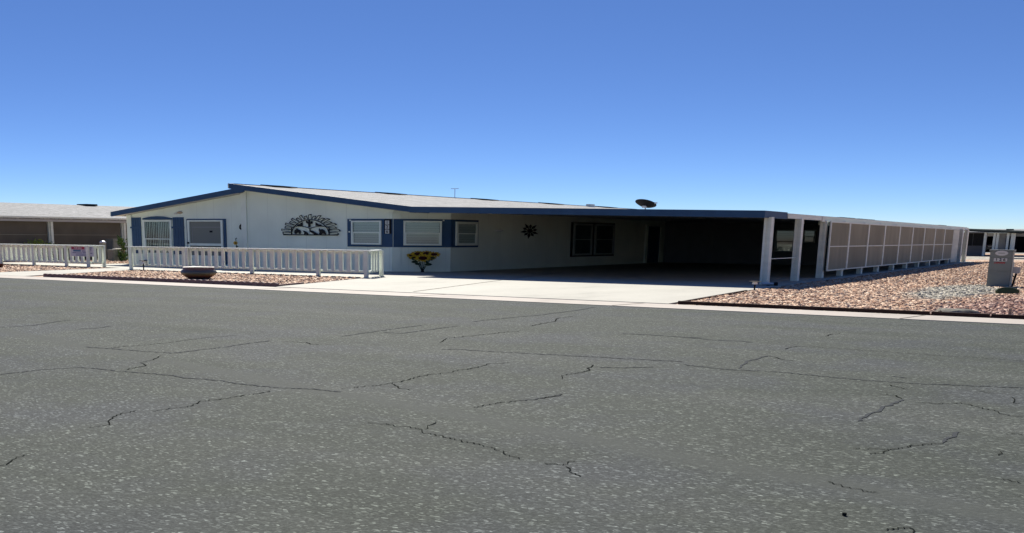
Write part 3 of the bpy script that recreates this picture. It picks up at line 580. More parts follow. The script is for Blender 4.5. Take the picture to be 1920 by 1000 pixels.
# ------------------------------------------------------------------ the carport
XE = XC1                                   # outer edge of the carport roof
XP = -10.55                                # line of posts and screens
YW = 39.9                                  # the navy edging turns the corner and stops here
car = thing('carport', 'long carport with navy front edge, white posts and tan shade screens', 'carport', ((XC0+XE)/2, YC, 0))
cbm = MB(); cbm.add([(x, y, zc(x)-dz) for dz in (.03, .14) for x, y in ((XC0+.06, YC+.06), (XE-.06, YC+.06), (XE-.06, YB+.4), (XH1+.01, YB+.4), (XH1+.01, YO+.1), (XC0+.06, YO+.1))], [(0, 1, 2, 3, 4, 5), (11, 10, 9, 8, 7, 6)]+[(i, (i+1) % 6, (i+1) % 6+6, i+6) for i in range(6)])
croof = cbm.build('roof_panel', M['soffit'], car)
fasc('fascia', XC0, XE, zc, YC-.01, YC+.055, .24, M['blue'], car)
b = MB(); b.box(XC0, XC0+.055, YC+.056, YO-.02, zc(XC0)-.24, zc(XC0)); b.build('fascia', M['blue'], car)
b = MB(); b.box(XE-.055, XE+.0, YC+.056, YW, zc(XE)-.24, zc(XE)); b.build('fascia', M['blue'], car, 'navy return of the fascia round the outer corner')
b = MB(); b.box(XE-.05, XE+.03, YW+.002, 44.9, zc(XE)-.215, zc(XE)-.045); b.box(XE-.05, XE+.05, 44.902, YB+.4, zc(XE)-.262, zc(XE)-.06); b.build('fascia', M['metal'], car, 'white aluminium side fascia')
b = MB(); b.box(XE-.36, XE-.22, 46., YB+.2, zc(XE)-.38, zc(XE)-.17); b.build('side_beam', M['metal'], car)
# posts: ribbed aluminium columns
def post_mesh(w, dp, z1):
    b = MB(); F = Frame((0, 0), (1, 0), (0, -1))
    b.box(-w, -w*.25, -dp*.5, dp*.5, 0, z1).box(-w*.25, w*.3, -dp*.42, dp*.42, 0, z1).box(w*.3, w, -dp*.5, dp*.5, 0, z1); return b
def add_post(u, v, y, w=.16, dp=.34, x=None):
    g = Vector((XP-.25 if x is None else x, y, .012)); b = post_mesh(w, dp, zc(XE)-.22)
    b.v = [p+g for p in b.v]; return b.build('post', M['metal'], car)
Y1 = onx(1434.5, 530, XP-.28).y; 
for u in (1438, 1494.5, 1541): add_post(u, 0, onx(u, 470, XP-.25).y, .125, .34 if u < 1450 else .30)
Y1, Y2, Y3 = [onx(u, 470, XP-.25).y for u in (1438, 1494.5, 1541)]
b = MB(); q = onx(1467, 484.5, XP-.25); b.box(XP-.27, XP-.23, Y1+.2, Y2-.2, q.z-.012, q.z+.012); b.build('rail', M['metal'], car, 'thin white rail between the first two posts')
# shade screens, nine bays
ys = [onx(u, v, XP).y for u, v in ((1552.5, 462), (1589, 460), (1625, 460), (1655.5, 460), (1683.5, 460), (1708, 460), (1730, 460), (1750, 460), (1768, 460), (1784.5, 460))]
FP = Frame((XP, 0), (0, 1), (1, 0)); zs0, zs1, zsm = .30, 2.30, 1.29
for i in range(9):
    a0, a1 = ys[i], ys[i+1]; b = MB()
    b.ob(FP, a0+.002, a0+.13, .0, .05, zs0, zs1).ob(FP, a1-.1, a1-.002, .0, .05, zs0, zs1).ob(FP, a0+.13, a1-.1, 0, .045, zs1-.05, zs1).ob(FP, a0+.13, a1-.1, 0, .045, zs0, zs0+.045).ob(FP, a0+.13, a1-.1, 0, .045, zsm-.02, zsm+.02)
    s = b.build('screen_panel', M['metal'], car)
    k = MB(); k.ob(FP, a0+.13, a1-.1, .012, .022, zsm+.02, zs1-.05); k.build('shade_fabric', M['screen'], s)
    k = MB(); k.ob(FP, a0+.13, a1-.1, .012, .022, zs0+.045, zsm-.02); k.build('shade_fabric', M['screen'], s)
    add_post(0, 0, a1-.25, .1, .34, XP-.16)
b = MB(); a0 = ys[9]
b.ob(FP, a0+.02, a0+2.6, 0, .04, .1, 2.3)
for i in range(5): b.ob(FP, a0+.1+i*.5, a0+.32+i*.5, .04, .07, .1, 2.3)
b.build('end_panel', M['metal'], car, 'solid white panel at the far end of the screens')
for u in (1799, 1808.5): add_post(0, 0, onx(u+1, 462, XP-.1).y, .12, .5, XP-.1)
for u0, u1, v in ((1573, 1600, 408), (1606, 1637, 411), (1760, 1772, 422.5)):
    p, q = onx(u0, v, XE-1.6), onx(u1, v, XE-1.6); z = zc(XE-1.6); b = MB(); b.box(XE-2.2, XE-1.5, p.y, q.y, z-.02, max(p.z, z+.06)+.02); b.build('roof_vent', M['ventdark'], car)

# storage room closing the back of the carport
YS = 67.0; FB = Frame((0, YS), (1, 0), (0, -1))
shed = thing('storage_room', 'dark storage room closing off the back of the carport', 'shed', (-18.4, YS, 0))
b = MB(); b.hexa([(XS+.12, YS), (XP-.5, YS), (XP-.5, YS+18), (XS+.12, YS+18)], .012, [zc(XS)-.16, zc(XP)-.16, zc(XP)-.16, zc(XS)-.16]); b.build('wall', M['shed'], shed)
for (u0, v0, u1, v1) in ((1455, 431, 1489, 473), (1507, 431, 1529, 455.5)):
    p, q = FB.pix(u0, v0), FB.pix(u1, v1); window(FB, p[0], q[0], q[1], p[1], .09, gm, shed, .47, 'h', .0)  # pale blinds stand in for daylight coming through these panes
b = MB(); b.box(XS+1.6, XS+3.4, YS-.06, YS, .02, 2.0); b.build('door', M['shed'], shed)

# ------------------------------------------------------------------ things on and by the house
# sunburst with a desert scene
c0 = FF.pix(583, 441); hw, hh = 1.87, .96
art = thing('sunburst_wall_art', 'black iron half sunburst with cactus and desert silhouettes on the gable', 'wall art', (c0[0], YF, c0[1]))
D0, D1 = .05, .075; w = .03
b = MB(); B = MB(); sil = MB()
ell = lambda t, kx, ky: (c0[0]-math.cos(t)*hw*kx, c0[1]+math.sin(t)*hh*ky)
N_ = 30; inner = [ell(PI*i/N_, .62, .74) for i in range(N_+1)]
for i in range(N_): b.obar(FF, inner[i], inner[i+1], w*1.25, D0, D1)
b.obar(FF, (c0[0]-hw*.9, c0[1]+.005), (c0[0]+hw*.9, c0[1]+.005), w*1.5, D0, D1)
b.obar(FF, (c0[0]-hw*.62, c0[1]), (c0[0]-hw*.62, c0[1]+.33), w*2, D0, D1); b.obar(FF, (c0[0]+hw*.62, c0[1]), (c0[0]+hw*.62, c0[1]+.33), w*2, D0, D1)
for s in (-1, 1):
    for i in range(8):
        t0, t1 = i/8, (i+1)/8; f = lambda t: (c0[0]+s*hw*.62*(1-t), c0[1]+.36+.07*math.sin(PI*t)-.05*t)
        b.obar(FF, f(t0), f(t1), w, D0, D1)
b.build('dome_frame', M['art'], art)
nr = 19
for i in range(nr):
    t = PI*(i+.5)/nr; dt = PI/nr*.40; k = .93+.07*(i % 2)
    p, q, e_ = ell(t-dt, .66, .78), ell(t+dt, .66, .78), ell(t+.05, k, k)
    r_ = MB(); m_ = ((p[0]*.35+e_[0]*.65)+.02, (p[1]*.35+e_[1]*.65)+.02); e1, e2 = ell(t-dt*.62, k*.97, k*.97), ell(t+dt*.62, k*.97, k*.97); ww_ = w*.68; r_.obar(FF, p, e1, ww_, D0, D1).obar(FF, e1, e_, ww_*1.5, D0, D1).obar(FF, e_, e2, ww_*1.5, D0, D1).obar(FF, e2, q, ww_, D0, D1)
    r_.build('ray', M['art'], art)
S = lambda pts: [(c0[0]+(x-791)/617*hw, c0[1]+(672-y)/400*hh*.98) for x, y in pts]
for pts, nm in (([(755,515),(755,450),(712,430),(712,390),(735,390),(740,412),(758,415),(758,375),(797,375),(797,425),(815,415),(818,400),(842,400),(842,445),(797,460),(797,515)], 'cactus'),
            ([(530,498),(530,470),(580,455),(640,415),(640,498)], 'mesa'), ([(905,420),(960,460),(1025,470),(1025,498),(905,490)], 'mesa'),
            ([(470,640),(465,590),(500,560),(520,535),(540,560),(590,575),(600,610),(598,650),(570,655),(555,625),(525,630),(510,655),(485,650)], 'animal'),
            ([(640,585),(680,590),(730,620),(765,655),(740,668),(700,645),(690,665),(670,660),(672,625)], 'animal'), ([(780,540),(798,540),(800,580),(850,590),(905,625),(960,655),(955,672),(910,660),(880,668),(850,640),(800,615),(780,610)], 'animal'),
            ([(975,540),(1000,565),(1040,555),(1085,585),(1112,640),(1112,660),(1050,640),(1010,665),(970,655),(985,620),(970,580)], 'animal')):
    b = MB(); b.oprism(FF, S(pts), D0, D1); b.build(nm+'_silhouette', M['art'], art)
# star shaped metal sun in the carport
c1 = FS.pix(992, 433); b = MB(); k = 10
st = thing('star_wall_art', 'dark metal many-pointed sun hanging on the shaded carport wall', 'wall art', (XS, c1[0], c1[1]))
b.oprism(FS, [(c1[0]+.24*math.cos(t), c1[1]+.095*math.sin(t)) for t in [i*PI/10 for i in range(20)]], .02, .07); b.build('disc', M['art'], st)
for i in range(k):
    t = 2*PI*i/k+.2; b = MB(); r2 = 1.18 if i % 2 else .95
    b.oprism(FS, [(c1[0]+.22*math.cos(t), c1[1]+.09*math.sin(t)), (c1[0]+.6*math.cos(t-.24), c1[1]+.235*math.sin(t-.24)), (c1[0]+.88*r2*math.cos(t), c1[1]+.335*r2*math.sin(t)), (c1[0]+.6*math.cos(t+.24), c1[1]+.235*math.sin(t+.24))], .03, .05); b.build('ray', M['art'], st)
# gecko and yellow metal flower by the gable board
q = FF.pix(451.5, 426); b = MB(); pts = [(q[0]+.07, q[1]+.13), (q[0]+.0, q[1]+.08), (q[0]-.05, q[1]), (q[0]-.02, q[1]-.06), (q[0]+.05, q[1]-.11)]
for i in range(4): b.obar(FF, pts[i], pts[i+1], (.05, .09, .1, .07)[i], .0, .04)
b.oprism(FF, [(q[0]+.075+.05*math.cos(a), q[1]+.13+.035*math.sin(a)) for a in [j*PI/4 for j in range(8)]], 0, .05)
tag(b.build('gecko_ornament', M['art'], origin=(q[0], YF, q[1])), 'small curled black gecko ornament fixed beside the gable board', 'ornament')
q = FF.pix(451.5, 456)
fl = thing('flower_stake', 'yellow metal flower on a stake behind the fence beside the gable board', 'ornament', (q[0], YF-.35, 0))
F2 = Frame((0, YF-.35), (1, 0), (0, -1))
b = MB(); b.tube([(q[0]+.02, YF-.35, 0), (q[0]+.05, YF-.35, .7), (q[0], YF-.35, q[1]+.22)], .018, 6); b.build('stem', M['art'], fl)
b = MB(); b.oprism(F2, [(q[0]+(.17 if j % 2 else .11)*math.cos(j*PI/8), q[1]+(.10 if j % 2 else .07)*math.sin(j*PI/8)) for j in range(16)], .02, .04); b.build('petals', M['gold'], fl)
b = MB(); b.oprism(F2, [(q[0]+.05*math.cos(j*PI/5)+.04, q[1]+.04*math.sin(j*PI/5)) for j in range(10)], .041, .055); b.build('seed_disc', M['seed'], fl)
b = MB(); b.oprism(F2, [(q[0]+.1, q[1]-.12), (q[0]+.17, q[1]-.17), (q[0]+.06, q[1]-.22), (q[0]-.02, q[1]-.18)], .0, .02); b.oprism(F2, [(q[0]-.05, q[1]+.2), (q[0]+.06, q[1]+.26), (q[0]+.1, q[1]+.22)], .0, .02); b.build('leaf', M['leaf'], fl)
# house number
p0, p1 = FF.pix(723.5, 412.5), FF.pix(733, 438); nb = thing('house_number_plaque', 'upright plaque with black digits 126 on the navy corner band', 'number sign', ((p0[0]+p1[0])/2, YF, p1[1]))
b = MB(); b.ob(FF, p0[0]-.03, p1[0]+.07, .058, .085, p1[1]-.02, p0[1]+.03); b.build('backboard', M['dark'], nb)
xm = (p0[0]+p1[0])/2; hz = (p0[1]-p1[1])/3
for i, ch in enumerate('126'):
    z = p0[1]-hz*(i+.5)-.02; b = MB(); b.ob(FF, xm-.11, xm+.11, .086, .10, z-hz*.44, z+hz*.44); t = b.build('tile', M['plate'], nb); text_mesh('digit', ch, M['digit'], t, FF, xm, z, hz*.95, 1.15, .101)
# satellite dish
DY = 44.5; dc = ony(1209.5, 384, DY); zroof = zc(dc.x)-.03
dish = thing('satellite_dish', 'dark satellite dish tilted to the sky on the carport roof', 'satellite dish', (dc.x, DY, zroof))
mx = Matrix.Rotation(.3, 3, 'Y') @ Matrix.Rotation(math.radians(-26), 3, 'X')
b = MB(); R_ = .47; prof = [(.01, 0)]+[(R_*k/8, .15*(k/8)**2) for k in range(1, 9)]+[(R_*k/8, .15*(k/8)**2+.016) for k in range(8, 0, -1)]+[(.01, .016)]
mx = Matrix.Rotation(math.radians(4), 3, 'Y') @ Matrix.Rotation(math.radians(-20), 3, 'X')
b.lathe((dc.x, DY, dc.z-.09), prof, 36, 1, 1, mx); b.build('reflector', M['dark'], dish, smooth=True)  # near-black reflector: shade of its underside put into the colour
b = MB(); b.tube([(dc.x+.05, DY, zroof), (dc.x+.03, DY, zroof+.12), (dc.x, DY, dc.z-.06)], .03, 8); b.build('mast', M['steel'], dish)
b = MB(); b.box(dc.x-.09, dc.x+.09, DY-.12, DY+.02, dc.z-.14, dc.z-.05); b.build('bracket', M['steel'], dish)
b = MB(); b.tube([(dc.x+.34, DY+.02, dc.z-.02), (dc.x+.5, DY-.02, dc.z+.065)], .014, 6).box(dc.x+.44, dc.x+.56, DY-.06, DY+.02, dc.z+.04, dc.z+.09); b.build('feed_arm', M['steel'], dish)
an = onx(853, 354.5, -36.9); b = MB(); b.tube([(-36.9, an.y, zr(-36.9)-.02), (-36.9, an.y, an.z)], .022, 6); b.box(-37.2, -36.62, an.y-.02, an.y+.02, an.z, an.z+.03)
tag(b.build('roof_antenna', M['steel'], origin=(-36.9, an.y, zr(-36.9))), 'thin T-shaped antenna mast standing on the house roof', 'antenna')

# potted artificial sunflowers by the corner
g = gz(792, 511); SX, SY = g.x, g.y
sf = thing('sunflower_plant', 'cluster of yellow sunflowers standing against the angled house corner', 'flowers', (SX, SY, .012))
P = lambda u, v, dy=0: ony(u, v, SY+dy)
b = MB(); b.lathe((SX, SY, .012), [(.10, 0), (.075, .03), (.06, .12), (.07, .14), (.001, .14)], 16); b.build('base', M['dark'], sf)
for k, (u, v, w_, dy, tl) in enumerate(((793, 484.5, .36, -.25, .0), (814, 477.5, .27, -.05, .15), (784, 476.5, .31, .05, -.05), (772, 479.5, .23, .05, -.1), (800, 475.5, .29, .1, .1), (777, 484, .22, -.05, 0), (808, 484, .22, .0, 0))):
    c = P(u, v, dy); fd = (EYEP-c).normalized()+Vector((0, 0, .35 if k else .2)); fd.normalize()
    rx = Vector((0, 0, 1)).cross(fd).normalized(); up = fd.cross(rx)
    mid = Vector((SX+(c.x-SX)*.35, SY+(c.y-SY)*.3, .32)); b = MB(); b.tube([(SX+(c.x-SX)*.1, SY, .1), mid, c-fd*.02], .012, 6); stem = b.build('stem', M['leaf'], sf)
    pt = MB()
    for ring, (rr, off, np_) in enumerate(((1., .0, 15), (.85, .2, 13))):
        for j in range(np_):
            a = 2*PI*j/np_+off+random.uniform(-.08, .08); L0, L1 = w_*.42, w_*rr*random.uniform(.88, 1.1); da_ = .2
            f = lambda ra, aa, h: c+rx*ra*math.cos(aa)*1.2+up*ra*math.sin(aa)*.52+fd*h
            pt.add([f(L0, a-da_*.6, .0+ring*.01), f((L0+L1)/2, a-da_, .03), f(L1, a, .0-ring*.01), f((L0+L1)/2, a+da_, .03), f(L0, a+da_*.6, ring*.01)], [(0, 1, 2, 3, 4)])
    pt.build('petals', M['gold'], stem)
    ds = MB(); n = 18; ds.add([c+fd*.05]+[c+rx*w_*.46*math.cos(2*PI*j/n)*1.2+up*w_*.46*math.sin(2*PI*j/n)*.52+fd*.022 for j in range(n)], [(0, 1+j, 1+(j+1) % n) for j in range(n)]); ds.build('seed_disc', M['seed'], stem)
for j, (u, v, L0) in enumerate(((778, 491, .3), (783, 495, .25), (803, 496, .32), (799, 491, .3), (808, 487, .22), (774, 486, .25), (770, 484, .2), (790, 493, .25), (812, 484, .2))):
    c = P(u, v, random.uniform(-.2, .1)); d = Vector((c.x-SX, random.uniform(-.2, .2), random.uniform(-.1, .12))).normalized(); s_ = d.cross(Vector((0, 1, .3))).normalized()*L0*.22
    b = MB(); b.add([c-d*L0*.6, c-d*L0*.1+s_, c+d*L0*.3+s_*.8, c+d*L0*.6, c+d*L0*.3-s_*.8, c-d*L0*.1-s_], [(0, 1, 2, 3), (0, 3, 4, 5)]).tube([(SX, SY, .12), c-d*L0*.6], .008, 5); b.build('leaf', M['leaf'], sf)

# glazed bowl on the rock bed
g = gz(373, 524); b = MB(); b.lathe((g.x, g.y, -.01), [(r*1.46, z*1.42) for r, z in ((.17, 0), (.24, .02), (.36, .085), (.435, .15), (.45, .19), (.425, .235), (.385, .262), (.395, .30), (.385, .318), (.35, .31), (.345, .26), (.3, .2), (.01, .15))], 48)
tag(b.build('clay_bowl', M['pot'], origin=(g.x, g.y, -.01), smooth=True), 'wide squat glazed bowl with dark coloured bands on the rock bed', 'plant pot')
b = MB(); g = gz(-2, 502); b.lathe((g.x, g.y, -.01), [(.16, 0), (.24, .18), (.25, .2), (.2, .2), (.18, .12), (.01, .1)], 24); tag(b.build('flower_pot', M['redpot'], origin=(g.x, g.y, 0), smooth=True), 'small dark red pot cut off by the left edge of the photo', 'plant pot')

# path lights
def path_light(u, v, h, label):
    g = gz(u, v); t = thing('path_light', label, 'garden light', (g.x, g.y, -.02), 'path lights beside the paving')
    b = MB(); b.tube([(g.x, g.y, -.02), (g.x, g.y, h*.62)], .028, 8); b.build('stake', M['dark'], t)
    b = MB(); b.lathe((g.x, g.y, h*.62), [(.05, 0), (.085, .0), (.075, h*.26), (.01, h*.26)], 14); b.build('lantern', M['lampw'], t)
    b = MB(); b.lathe((g.x, g.y, h*.88), [(.19, 0), (.195, .012), (.06, h*.07), (.005, h*.08)], 20); b.build('cap', M['dark'], t)
path_light(269.5, 506.8, .47, 'small black path light in front of the white fence, near its left end'); path_light(1414.5, 544.5, .30, 'small black path light at the foot of the first carport post')
g = gz(1443, 536.5); sp = thing('spotlight', 'low grey spotlight with black head on the slab by the first carport post', 'garden light', (g.x, g.y, .012))
b = MB(); b.tube([(g.x-.25, g.y-.1, .06), (g.x+.12, g.y+.05, .07)], [.07, .045], 12); b.build('body', M['steel'], sp); b = MB(); b.tube([(g.x+.121, g.y+.05, .07), (g.x+.24, g.y+.1, .075)], [.055, .065], 12); b.build('head', M['dark'], sp); b = MB(); b.box(g.x-.1, g.x+.0, g.y-.08, g.y+.06, .012, .03); b.build('foot', M['dark'], sp)

# ------------------------------------------------------------------ picket fences
def fence(label, runs, spacing, posts, h=1.05, grp='white picket fences along the front'):
    """runs: plan polylines; pickets are hung behind the posts, each one a part"""
    p0 = Vector((*runs[0][0], 0)); f = thing('picket_fence', label, 'fence', p0, grp)
    k = MB(); k.box(-.095, .095, -.03, .03, .19, h-.05); proto = None
    for a, c in runs:
        A, C_ = Vector((*a, 0)), Vector((*c, 0)); t = (C_-A).normalized(); L = (C_-A).length; n = Vector((t.y, -t.x, 0))
        F = Frame(a, (t.x, t.y), (n.x, n.y))
        b = MB(); b.ob(F, -.10, L+.12, -.06, .13, h-.04, h); b.build('top_rail', M['fence'], f)
        b = MB(); b.ob(F, -.02, L+.02, -.10, -.035, .175, .255); b.build('bottom_rail', M['fence'], f)
        b = MB(); b.ob(F, -.02, L+.02, -.10, -.035, h-.16, h-.06); b.build('upper_rail', M['fence'], f)
        m = max(1, int(round(L/spacing)))
        for i in range(m):
            q = A+t*(L*(i+.5)/m); 
            b = MB(); w_ = random.uniform(.085, .1); b.ob(F, L*(i+.5)/m-w_, L*(i+.5)/m+w_, -.03+random.uniform(-.004, .004), .02, .2+random.uniform(-.01, .01), h-.043); b.build('picket', M['fence'], f)
    for x, y in posts:
        b = MB(); b.box(x-.085, x+.085, y-.12, y-.035, -.02, h-.043); b.build('post', M['fence'], f)
    return f
YFN = 33.0
fx = [ony(u, 490, YFN).x for u in (248, 474.5, 599, 689)]
RX = ony(714.5, 500, 34.4).x
fx2 = [fx[0], (fx[0]+fx[1])/2-.1, fx[1], fx[2], fx[3]]
fr = fence('long white picket fence in front of the house', [((fx[0]-.05, YFN), (fx[3]+.1, YFN)), ((fx[3]+.02, YFN+.2), (RX-.05, 34.3))], .40, [(x, YFN) for x in fx2]+[(RX, 34.5)])
YLN = 33.6
LX = ony(194, 480, 34.45).x
lx = [ony(u, 490, YLN).x for u in (5, 66, 127, 168)]
fl_ = fence('shorter white picket fence with a sale sign, left of the walkway', [((-54.5, YLN), (lx[3]+.08, YLN)), ((lx[3]+.05, YLN+.15), (LX-.03, 34.4)), ((LX-.15, 34.5), (-54, 34.5))], .42, [(x, YLN) for x in lx]+[(-52.2, YLN), (LX, 34.55)])
# sale sign hung on the left fence
FL = Frame((0, YLN-.03), (1, 0), (0, -1)); p, q = FL.pix(132, 460.5), FL.pix(176, 481.5)
sg = thing('sale_sign', 'white sale sign with red and blue printing hung on the left fence', 'sign', ((p[0]+q[0])/2, YLN-.03, q[1]))
b = MB(); b.ob(FL, p[0], q[0], -.004, .006, q[1], min(p[1], .99)); b.build('board', M['signw'], sg); zt_ = min(p[1], .99); H_ = zt_-q[1]; W_ = q[0]-p[0]
b = MB(); b.ob(FL, p[0]+W_*.04, p[0]+W_*.62, .0062, .009, zt_-H_*.30, zt_-H_*.02); rbn = b.build('red_banner', M['signr'], sg)
text_mesh('lettering', 'FOR SALE', M['signw'], rbn, FL, p[0]+W_*.33, zt_-H_*.16, H_*.25, 1.15, .0092)
b = MB(); b.ob(FL, p[0]+W_*.12, p[0]+W_*.45, .0062, .009, zt_-H_*.52, zt_-H_*.33); b.build('blue_panel', M['signb'], sg)
b = MB()
for i, (x0, x1, zz, hh_) in enumerate(((.5, .62, .42, .05), (.5, .66, .5, .035), (.08, .26, .64, .07), (.28, .5, .65, .06), (.53, .68, .63, .07), (.22, .68, .78, .04), (.22, .68, .9, .04), (.84, .95, .12, .09), (.84, .92, .26, .07), (.84, .93, .42, .05), (.86, .95, .66, .08))):
    b.ob(FL, p[0]+W_*x0, p[0]+W_*x1, .0062, .0085, zt_-H_*(zz+hh_/2), zt_-H_*(zz-hh_/2))
b.build('printed_lines', M['signt'], sg)

# ------------------------------------------------------------------ right yard
CYB = 41.9; q0, q1 = ony(1849.5, 520, CYB).x, ony(1893.5, 520, CYB).x
FU = Frame((0, CYB), (1, 0), (0, -1))
cabt = thing('utility_pedestal', 'grey metal utility pedestal numbered 126 with an oval label', 'utility box', ((q0+q1)/2, CYB, -.03))
q0, q1 = -4.29, -3.58
b = MB(); b.box(q0, q1, CYB, CYB+.5, -.03, 1.21); body = b.build('body', M['grey'], cabt)
b = MB(); b.box(q0-.03, q1+.03, CYB-.04, CYB+.53, 1.21, 1.27); b.build('cap', M['grey'], cabt)
b = MB(); b.box(q0+.02, q1-.02, CYB-.025, CYB-.0, .55, .98); b.build('access_panel', M['grey'], cabt)
b = MB(); b.box(q0+.012, q1-.012, CYB-.03, CYB-.0, 1.0, 1.2); b.build('meter_cover', M['grey'], cabt)
b = MB(); b.box(q0+.02, q1-.02, CYB-.02, CYB-.0, .02, .53); b.build('access_panel', M['grey'], cabt)
c = FU.pix(1878.5, 475); b = MB(); n = 24; b.oprism(FU, [(c[0]+.2*math.cos(2*PI*i/n), c[1]+.085*math.sin(2*PI*i/n)) for i in range(n)], .03, .055); ov = b.build('oval_label', M['plate'], cabt)
b = MB(); b.ob(FU, c[0]-.1, c[0]+.1, .0555, .058, c[1]-.008, c[1]+.012); b.build('print_line', M['grey'], ov)
c = FU.pix(1876, 487.3); b = MB(); b.ob(FU, c[0]-.205, c[0]+.205, .025, .035, c[1]-.055, c[1]+.055); pl_ = b.build('number_plate', M['plate'], cabt)
[text_mesh('digit', ch, M['digit'], pl_, FU, c[0]+dx_, c[1], .12, 1.3, .036) for ch, dx_ in (('1', -.12), ('2', .0), ('6', .12))]
c = FU.pix(1875, 493); b = MB()
for i in range(7): b.obar(FU, (c[0]-.17+i*.05, c[1]-.03), (c[0]-.14+i*.05, c[1]+.025), .022, .025, .03)
b.obar(FU, (c[0]-.12, c[1]), (c[0]+.16, c[1]+.005), .02, .0302, .032); b.build('red_decal', M['red'], cabt)
b = MB(); b.box(q1+.001, q1+.05, CYB+.1, CYB+.25, .05, .85); b.build('conduit', M['metal'], cabt)
p, q = ony(1900.5, 501, CYB+.2), ony(1912, 513, CYB+.2); jb_ = thing('junction_box', 'small tan-grey box on a leaning dark post beside the pedestal', 'utility box', (q.x-.1, CYB+.2, -.03))
b = MB(); b.box(p.x, q.x, CYB+.1, CYB+.32, q.z, p.z); b.build('box', M['ngrey'], jb_)
pa = ony(1897, 537, CYB+.2); b = MB(); b.tube([(pa.x, CYB+.2, -.04), ((p.x+q.x)/2, CYB+.22, q.z-.001)], .035, 8); b.build('post', M['dark'], jb_)
b = MB(); b.tube([(q1+.05, CYB+.2, .42), (pa.x+.05, CYB+.17, .3)], .012, 6); b.build('cable', M['dark'], jb_)
g = gz(1888, 551.5); b = MB(); b.lathe((g.x, g.y, .075), [(.01, -.03), (.31, -.03), (.325, -.01), (.325, .02), (.28, .045), (.01, .05)], 36, 1, .44, Matrix.Rotation(math.radians(52), 3, 'X'))
tag(b.build('round_lid', M['olive'], origin=(g.x, g.y, 0)), 'dark olive oval lid leaning on the rock in front of the pedestal', 'lid')
def rock(name, c, s, m, label, seed):
    r = random.Random(seed); bm = bmesh.new(); bmesh.ops.create_icosphere(bm, subdivisions=3, radius=1)
    ph = [r.uniform(0, 6) for _ in range(6)]
    for v in bm.verts:
        k = 1+.18*math.sin(3*v.co.x+ph[0])*math.sin(2.5*v.co.y+ph[1])+.12*math.sin(5*v.co.x+ph[2]+3*v.co.z)+r.uniform(-.04, .04)
        v.co = Vector((v.co.x*s[0]*k, v.co.y*s[1]*k, max(-.3, v.co.z)*s[2]*k))
    me = bpy.data.meshes.new(name); bm.to_mesh(me); bm.free(); me.materials.append(m); o = bpy.data.objects.new(name, me); col.objects.link(o); o.location = c; tag(o, label, 'rock'); return o
g = gz(1790, 587.5); rock('flat_rock', (g.x, g.y, .01), (.42, .34, .1), M['rock'], 'flat grey rock behind the brown edging board', 3)
g = gz(1893, 592); b = MB(); b.box(g.x-.03, g.x+.03, g.y-.02, g.y+.02, -.03, .15); tag(b.build('wooden_stake', M['wood'], origin=(g.x, g.y, 0)), 'short pale wooden stake in the red rock at the right corner', 'stake')

# ------------------------------------------------------------------ left neighbour
XN, XNR = -56.0, -66.0; zn, znr = 2.62, 3.70
nh = thing('neighbour_house', 'neighbouring low house with grey shingle roof and brown shade screens', 'house', (XN-4, 50, 0))
Y0, Y1n = 35.0, 82.
b = MB(); b.add([(x, y, z-dz) for dz in (0, .16) for x, y, z in ((XNR, Y0, znr), (XN, Y0, zn), (XN, Y1n, zn), (XNR, Y1n, znr))], [(0, 1, 2, 3), (7, 6, 5, 4), (0, 4, 5, 1), (1, 5, 6, 2), (2, 6, 7, 3), (3, 7, 4, 0)])
b.add([(x, y, z-dz) for dz in (0, .16) for x, y, z in ((XNR-10, Y0, zn), (XNR-.001, Y0, znr), (XNR-.001, Y1n, znr), (XNR-10, Y1n, zn))], [(0, 1, 2, 3), (7, 6, 5, 4), (0, 4, 5, 1), (1, 5, 6, 2), (2, 6, 7, 3), (3, 7, 4, 0)])
nroof = b.build('roof', M['roof'], nh)
b = MB(); b.box(XN+.002, XN+.08, Y0, Y1n, zn-.10, zn+.0); b.build('fascia', M['metal'], nh)
b = MB(); b.box(XN-.03, XN+.001, Y0, Y1n, zn-.3, zn-.17); b.build('beam', M['ngrey'], nh)
b = MB(); b.box(XN-9, XN-.62, Y0+.5, Y1n-.2, 0, zn-.16); b.build('wall', M['nwall'], nh)
FNB = Frame((XN-.3, 0), (0, 1), (1, 0)); yy = [35.2, 42.0, 47.75, 53.5, 59.5, 65.5]
for i in range(5):
    b = MB(); b.ob(FNB, yy[i]+.2, yy[i+1]-.2, .0, .02, .25, zn-.3); s = b.build('shade_screen', M['nwall'], nh)
    b = MB(); b.ob(FNB, yy[i]+.2, yy[i+1]-.2, .021, .035, 1.515, 1.535); b.build('batten', M['screen'], s)
for y in yy:
    b = MB(); b.box(XN-.36, XN-.2, y-.12, y+.03, 0, zn-.17).box(XN-.2, XN-.08, y-.04, y+.13, 0, zn-.17); b.build('post', M['metal'], nh)
p, q = onx(157, 386, XNR+.6), onx(178, 386, XNR+.6); b = MB(); b.box(XNR-.2, XNR+.9, p.y, q.y, znr-.06, znr+.07); b.build('ridge_vent', M['ventdark'], nroof)
